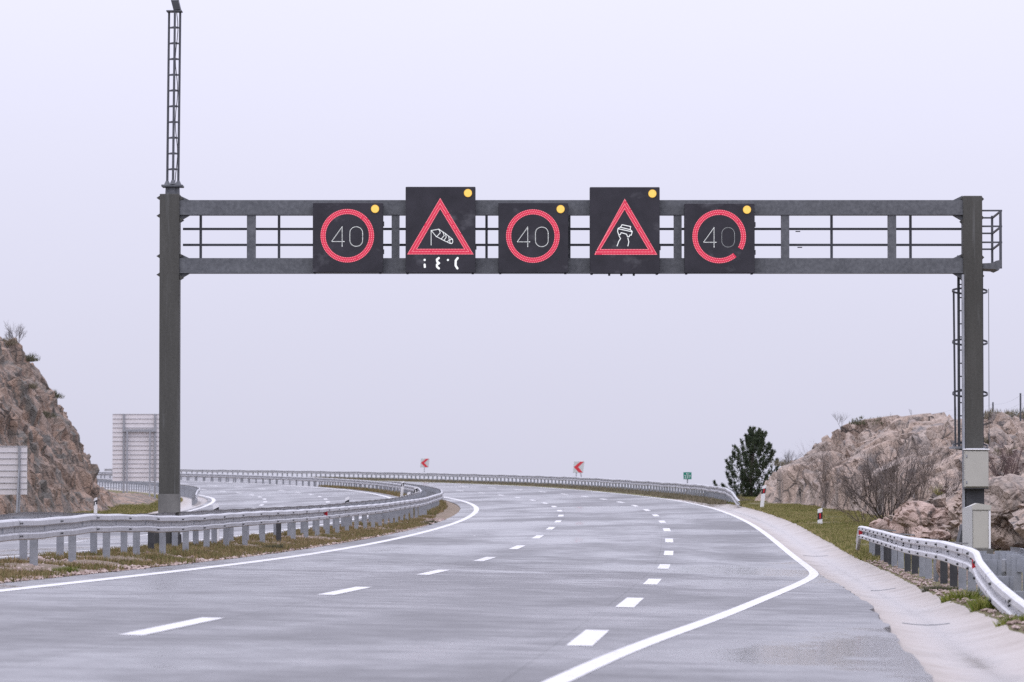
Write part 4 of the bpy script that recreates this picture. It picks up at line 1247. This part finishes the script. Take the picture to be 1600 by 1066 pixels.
cs = pts_r[ii, jj] + rng.normal(0, .05, (len(ii), 3))
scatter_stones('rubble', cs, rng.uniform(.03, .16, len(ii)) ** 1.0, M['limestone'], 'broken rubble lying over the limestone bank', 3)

# ------------------------------------------------------------------ grass (uncountable)
def grass(name, roots, hmin, hmax, m, label, seed, blades=6, spread=.05, lean=.5, wid=.012):
    g = np.random.default_rng(seed); n = len(roots)
    h = g.uniform(hmin, hmax, (n, 1)) * g.uniform(.6, 1.15, (n, blades))
    a = g.uniform(0, 6.283, (n, blades)); r = spread * np.sqrt(g.uniform(0, 1, (n, blades)))
    bx, by = r * np.cos(a), r * np.sin(a)
    l = lean * g.uniform(.2, 1, (n, blades)) * h
    a2 = a + g.normal(0, .7, a.shape)
    tx, ty = bx + l * np.cos(a2), by + l * np.sin(a2)
    a3 = g.uniform(0, 6.283, a.shape); w = wid * g.uniform(.6, 1.4, a.shape)
    wx, wy = w * np.cos(a3), w * np.sin(a3)
    p0 = np.stack([bx - wx, by - wy, np.full_like(bx, -.02)], -1); p1 = np.stack([bx + wx, by + wy, np.full_like(bx, -.02)], -1); p2 = np.stack([tx, ty, h], -1)
    v = (np.stack([p0, p1, p2], 2) + roots[:, None, None, :]).reshape(-1, 3)
    f = np.arange(len(v)).reshape(-1, 3)
    return link(name, np_mesh(name, v, f, m, None, False))
n = 30000
ss_ = rng.uniform(8, 150, n); oo = rng.uniform(-3.2, -.82, n)
r_ = P(ss_, oo); r_[:, 2] += .01
edgeb = np.clip((oo + 1.7) / .8, 0, 1)
keep = (vnoise(r_, 1.7, 81) + .40 * edgeb + .35 * vnoise(r_, .5, 82)) > .12
keep &= ~((oo > -1.35) & (ss_ > 124))
r_ = r_[keep]
setp(grass('grass', r_, .03, .105, M['grass_brown'], '', 4, 8, .07, .9, .010), 'dry brownish grass tufts growing along the median', 'grass', None, 'stuff')
n = 9000
ss_ = rng.uniform(150, 330, n); oo = rng.uniform(-3.0, -1.55, n)
r_ = P(ss_, oo)
setp(grass('grass', r_, .07, .26, M['grass_brown'], '', 5, 6, .12, .5, .02), 'brown grass between the guardrails in the bend', 'grass', None, 'stuff')
n = 60000
ss_ = rng.uniform(56, 205, n); ff = foot_r(ss_); lo = np.interp(ss_, s_all, W_R) - .03
oo = lo + (np.maximum(ff + .5, lo + .3) - lo) * rng.uniform(0, 1, n) ** 1.1
r_ = P(ss_, oo, 0, False); r_[:, 2] += np.interp(ss_, sv_, dz_v) + .03 - np.interp(ss_, SS, ER) * np.maximum(oo - 14.0, 0)
keep = (vnoise(r_, 2.6, 91) + .5 * vnoise(r_, .7, 92)) > np.interp(ss_, [56, 68, 75, 210], [.5, .1, -.3, -.3])
r_ = r_[keep]
setp(grass('grass', r_, .03, .11, M['grass_green'], '', 6, 6, .08, .7, .014), 'short olive grass covering the verge behind the gutter', 'grass', None, 'stuff')
n = 16000
ss_ = rng.uniform(176, 420, n); oo = rng.uniform(11.25, 13.4, n)
r_ = P(ss_, oo, 0, False)
setp(grass('grass', r_, .06, .22, M['scrub'], '', 7, 5, .12, .5, .022), 'dry grey brown grass under the outer guardrail of the bend', 'grass', None, 'stuff')
n = 22000
ss_ = rng.uniform(120, 300, n); oo = rng.uniform(-20.9, -16.9, n)
r_ = P(ss_, np.maximum(oo, -19), 0, True); r2 = P(ss_, oo, 0, True); r2[:, 2] = r_[:, 2]
keep = vnoise(r2, 2.8, 95) > -.25
setp(grass('grass', r2[keep], .05, .18, M['grass_green'], '', 8, 6, .11, .6, .02), 'green and brown grass at the foot of the rock cutting', 'grass', None, 'stuff')

# single weeds one can point to
def weed(p, size, label, m, seed, blades=190, lean=1.1):
    g = np.random.default_rng(seed)
    t = grass('weed', np.array([[0, 0, 0.], [size * .5, .1, 0], [-size * .4, -.1, 0]]), size * .25, size * .62, M[m], '', seed, blades, size * .5, lean, size * .035)
    t.location = p
    return setp(t, label, 'plant', 'weeds along the roadside')
weed(V(7.5, 11.80, -.02), .24, 'bright yellow green plant at the gutter edge under the ramped rail end', 'weed_green', 41)
weed(V(14.5, 12.0), .34, 'green plant between two posts near the ramped end of the white guardrail', 'weed_green', 42)
weed(V(21.0, 11.95), .34, 'leafy green tuft at the foot of a white guardrail post', 'weed_green', 43)
weed(V(29.0, 12.0), .28, 'small olive tuft beside the gutter below the white guardrail', 'weed_olive', 44)
weed(on_rock(1405, 826, 128), .38, 'green grass tuft among the boulders behind the white guardrail', 'weed_green', 45, 120)
weed(on_rock(1435, 792, 140), .22, 'small round green cushion plant on the pale rock', 'weed_olive', 46)
weed(V(122, -.88), .2, 'low dark weed on the edge of the inner concrete gutter', 'weed_olive', 47, 60)
weed(V(128, -.95), .24, 'spreading dark weed beside the inner edge line', 'weed_olive', 48, 90, 1.4)
weed(V(60.5, -1.2), .24, 'green tuft in the median beside the dark guardrail posts', 'weed_olive', 49)
weed(V(27.5, -1.1), .17, 'bright green tuft in the median nearest the edge line', 'weed_green', 50)

# ------------------------------------------------------------------ bare bushes, scrub and the evergreen
def bush_mesh(mb, rad, h, seed, stems, depth, spread, r0, up=.5, kids=(1, 1, 2)):
    g = random.Random(seed)
    def grow(p, d, L, r, lv):
        n_ = 3
        for i in range(n_):
            d = (d + Vector((g.gauss(0, .13), g.gauss(0, .13), g.gauss(up * .12, .08)))).normalized()
            q = p + d * (L / n_)
            mb.tube(p, q, r, r * .84, 4 if lv < 2 else 3, False)
            p = q; r *= .84
            if lv < depth and (i > 0 or lv > 0):
                for _ in range(g.choice(kids)):
                    e = (d + Vector((g.gauss(0, .55), g.gauss(0, .55), g.gauss(.12, .3)))).normalized()
                    grow(p, e, L * g.uniform(.5, .75), r * .66, lv + 1)
        if lv < depth:
            grow(p, d, L * .6, r, lv + 1)
    for k in range(stems):
        a = g.uniform(0, 6.283); sp = spread * g.uniform(.1, 1)
        d = Vector((math.cos(a) * sp, math.sin(a) * sp * .8, 1)).normalized()
        grow(Vector((g.uniform(-.12, .12) * rad, g.uniform(-.12, .12) * rad, -.1)), d, h * g.uniform(.38, .55), r0 * g.uniform(.6, 1), 0)
def bush(p, rad, h, label, m, seed, stems=9, depth=3, spread=.9, r0=.03, group='leafless bushes on the rocks', up=.5, thin=False):
    mb = MB(); bush_mesh(mb, rad, h, seed, stems, depth, spread, r0, up, (0, 1, 1, 1, 2) if thin else (1, 1, 2))
    o = link('bare_bush', mb.mesh('bare_bush', M[m]), None, p)
    return setp(o, label, 'bush', group)
bush(on_rock(1388, 818, 138), 1.6, 3.0, 'large leafless bush with dark fanned stems before the limestone bank', 'twig', 1, 30, 3, 1.55, .032, thin=True)
bush(on_rock(1352, 816, 142), 1.2, 2.2, 'low twiggy spread at the side of the large leafless bush', 'twig_brown', 2, 16, 3, 1.9, .016)
bush(on_rock(1430, 806, 138), .9, 2.2, 'upright leafless stems behind the large bush', 'twig_brown', 12, 14, 3, 1.0, .022, thin=True)
bush(on_rock(1292, 786, 182), 1.1, 2.6, 'grey brown leafless bush in a cleft of the rock face', 'twig_brown', 3, 20, 3, 1.0, .016)
bush(on_rock(1575, 768, 126), .8, 1.6, 'reddish leafless bush on the slope past the beige cabinet', 'twig_red', 4, 10, 3, .8, .022)
bush(on_rock(1562, 765, 125), .5, 1.1, 'dark bent leafless stem next to the wall cabinet', 'twig', 5, 3, 3, .6, .026)
bush(on_rock(1478, 790, 128), .6, 1.5, 'thin leafless stems just before the gantry post', 'twig', 6, 6, 3, .6, .018)
bush(on_ridge(1314, 685, 190), .4, .85, 'small wind bent dead shrub on the ridge skyline', 'twig_grey', 7, 4, 3, .5, .014)
bush(on_ridge(1228, 727, 212), .6, .9, 'sprawling dead twigs on top of the first rock face', 'twig_grey', 8, 7, 3, 1.3, .014)
bush(on_ridge(1392, 660, 165), .1, .55, 'single dry stalk standing on the highest rock', 'twig_grey', 9, 1, 1, .1, .012)
bush(on_ridge(28, 548, 232), .6, 1.3, 'tangled bare shrub at the top edge of the rock cutting', 'twig', 10, 9, 3, 1.2, .022)
bush(on_ridge(1424, 655, 165), .2, .5, 'tiny dry twig on the round topped rock', 'twig_grey', 13, 2, 2, .4, .012)

def scrub(p, size, label, m, seed, n_=230, group='low scrub on the rocks'):
    g = np.random.default_rng(seed)
    d = g.normal(0, 1, (n_, 3)); d /= np.linalg.norm(d, axis=1)[:, None]
    k = 6
    lc = g.uniform(-.5, .5, (k, 3)) * np.array(size) * np.array([.8, .8, .5]); lr = g.uniform(.18, .42, (k, 1)) * np.array(size)
    w = g.integers(0, k, n_)
    c = lc[w] + d * lr[w] * (.3 + .7 * g.uniform(0, 1, (n_, 1)) ** .5)
    c[:, 2] = np.abs(c[:, 2]) * 1.15
    roots = c
    o = grass('scrub_bush', roots, size[2] * .12, size[2] * .34, M[m], '', seed, 4, size[0] * .05, .8, max(.008, size[0] * .008))
    o.location = p - Vector((0, 0, .10 + .18 * size[2]))
    return setp(o, label, 'shrub', group)
scrub(on_ridge(1358, 672, 185), (1.9, 1.5, .55), 'low dark green scrub along the ridge top', 'weed_olive', 61)
scrub(on_ridge(1598, 668, 150), (1.0, 1.0, .75), 'rounded dark shrub against a fence post', 'weed_olive', 62)
scrub(on_ridge(1560, 684, 150), (1.3, 1.2, .55), 'olive scrub on the skyline right behind the gantry post', 'scrub', 63)
scrub(on_rock(1588, 700, 146), (1.2, 1.2, .5), 'brownish scrub cushion a little below the skyline', 'scrub', 64)
scrub(on_rock(1545, 686, 150), (.8, .9, .5), 'small grey green scrub beside the ladder foot', 'scrub', 65)
scrub(on_rock(1465, 770, 131), (.9, .9, .8), 'yellow green scrub behind the thin stems near the post', 'grass_green', 66)
scrub(on_rock(1440, 800, 134), (1.3, .9, .35), 'straw coloured dry grass clump above the slab', 'grass_brown', 67)
scrub(on_ridge(1240, 730, 212), (1.6, 1.4, .5), 'grey scrub on top of the first rock face', 'scrub', 68)
scrub(on_ridge(88, 616, 236), (.9, 1.2, .7), 'rounded dark shrub jutting from the edge of the rock cutting', 'weed_olive', 69)
scrub(on_ridge(40, 572, 234), (1.2, 1.2, .7), 'dark shrub high on the rock cutting', 'weed_olive', 70)
scrub(on_rock(75, 646, 226), (.8, .8, .6), 'small dark shrub in the middle of the rock cutting', 'weed_olive', 71)
scrub(on_rock(45, 600, 226), (.9, .8, .5), 'flat grey shrub below the top of the rock cutting', 'scrub', 72)
scrub(on_rock(188, 788, 262), (1.2, 1.6, 1.2), 'brown green bush where the rock cutting meets the bank', 'scrub', 73)
scrub(on_ridge(15, 545, 232), (1.0, 1.0, .6), 'olive shrub on the crest of the rock cutting', 'scrub', 74)
scrub(on_rock(1147, 782, 235), (1.1, 1.2, .75), 'bluish grey shrub behind the ramped rail end', 'scrub', 75)

def pine(p, h, label, seed):
    g = random.Random(seed); gr_ = np.random.default_rng(seed)
    t = empty('pine_tree', p, 0, label, 'tree')
    tr = MB(); 
    axis = []
    q = Vector((0, 0, -.3)); 
    for i in range(11):
        z = h * i / 10
        axis.append(Vector((.30 * h * (i / 10) ** 2 * .35 - .05 + .03 * math.sin(i), .02 * math.cos(i * 1.3), z)))
    for i in range(10): tr.tube(axis[i] - Vector((0, 0, .3 if i == 0 else 0)), axis[i + 1], .085 * (1 - i / 10.5) + .008, .085 * (1 - (i + 1) / 10.5) + .008, 7, False)
    br = MB(); cl = []
    def ax(z):
        k = min(max(z / h * 10, 0), 9.999); i = int(k); return axis[i].lerp(axis[i + 1], k - i)
    def prof(f): return h / 3.65 * float(np.interp(f, [0, .12, .3, .45, .6, .72, .84, .93, 1], [1.30, 1.50, 1.48, 1.32, 1.10, .82, .52, .28, .06]))
    for b in range(112):
        f = (b / 112) ** 1.15 * .97
        a = b * 2.399 + g.uniform(-.3, .3)
        rr = prof(f) * g.choice((.3, .55, .7, .85, .95, 1.1, 1.2)) * (1.0 + .16 * math.sin(a * 2 + 1))
        root = ax(max(0.05, h * f - .25)); tip = ax(h * f) + Vector((math.cos(a) * rr, math.sin(a) * rr, .06))
        br.tube(root, tip, .016, .006, 4, False)
        out_d = (tip - root).normalized()
        L = g.uniform(.36, .80) * (1 - .2 * f)
        d = (out_d * .55 + Vector((g.gauss(0, .12), g.gauss(0, .12), 1.0))).normalized()
        for k in range(30):                       # a plume that tapers to its tip
            u = g.random() ** .8
            w = .15 * (1 - u) ** .7 + .02
            o_ = d.orthogonal().normalized(); o_.rotate(Matrix.Rotation(g.uniform(0, 6.28), 3, d))
            cl.append((tip - out_d * .06 + d * (L * (u - .25)) + o_ * w * math.sqrt(g.random()), d))
        for k in range(9):
            u = g.random()
            cl.append((root.lerp(tip, .3 + .7 * u) + Vector((g.gauss(0, .09), g.gauss(0, .09), g.gauss(.02, .09))), d))
    # needle tufts
    vs, fs = [], []
    for c, d in cl:
        for _ in range(6):
            e = (d * .7 + Vector((g.gauss(0, .55), g.gauss(0, .55), g.gauss(.25, .5)))).normalized()
            L = g.uniform(.07, .16) * h / 3.4
            s_ = e.orthogonal().normalized(); s_.rotate(Matrix.Rotation(g.uniform(0, 6.28), 3, e)); s_ *= .016 * h / 3.4
            k = len(vs)
            vs += [c - s_, c + s_, c + e * L + s_ * .3, c + e * L - s_ * .3]; fs.append((k, k + 1, k + 2, k + 3))
    tr.build('trunk', M['bark'], t, (0, 0, 0), 0, True)
    br.build('branches', M['bark'], t)['kind'] = 'stuff'
    crown = link('crown', np_mesh('crown', np.array([v[:] for v in vs]), np.array(fs), M['needles'], None, False), t)
    crown['kind'] = 'stuff'
    return t
pine(at(1174, 782, 238), 3.65, 'dark green pine with ragged crown beside the end of the rock bank', 3)

# ------------------------------------------------------------------ wire fence on the ridge
fen = empty('wire_fence', at(1551, 668, 178), 0, 'slack wire fence on thin posts along the skyline of the bank', 'fence')
fo = Vector(fen.location)
fp = [at(1372, 690, 240), at(1493, 680, 205), at(1551.5, 680, 178), at(1594.5, 676, 160), at(1650, 672, 142)]
ft_ = [at(1372, 655, 240), at(1493, 637, 205), at(1551.5, 628.5, 178), at(1594.5, 614.5, 160), at(1650, 596, 142)]
for a, b in zip(fp, ft_): MB().tube(a - fo - Vector((0, 0, .6)), b - fo, .032, .032, 6).build('fence_post', M['rail_bar'], fen)
for k in range(5):
    mb = MB()
    for i in range(len(fp) - 1):
        a = ft_[i].lerp(fp[i], .06 + k * .2); b = ft_[i + 1].lerp(fp[i + 1], .06 + k * .2)
        pr = a
        for j in range(1, 7):
            f = j / 6; q = a.lerp(b, f); q.z -= .10 * math.sin(math.pi * f)
            mb.tube(pr - fo, q - fo, .004, .004, 3, False); pr = q
    mb.build('wire', M['galvanised'], fen)
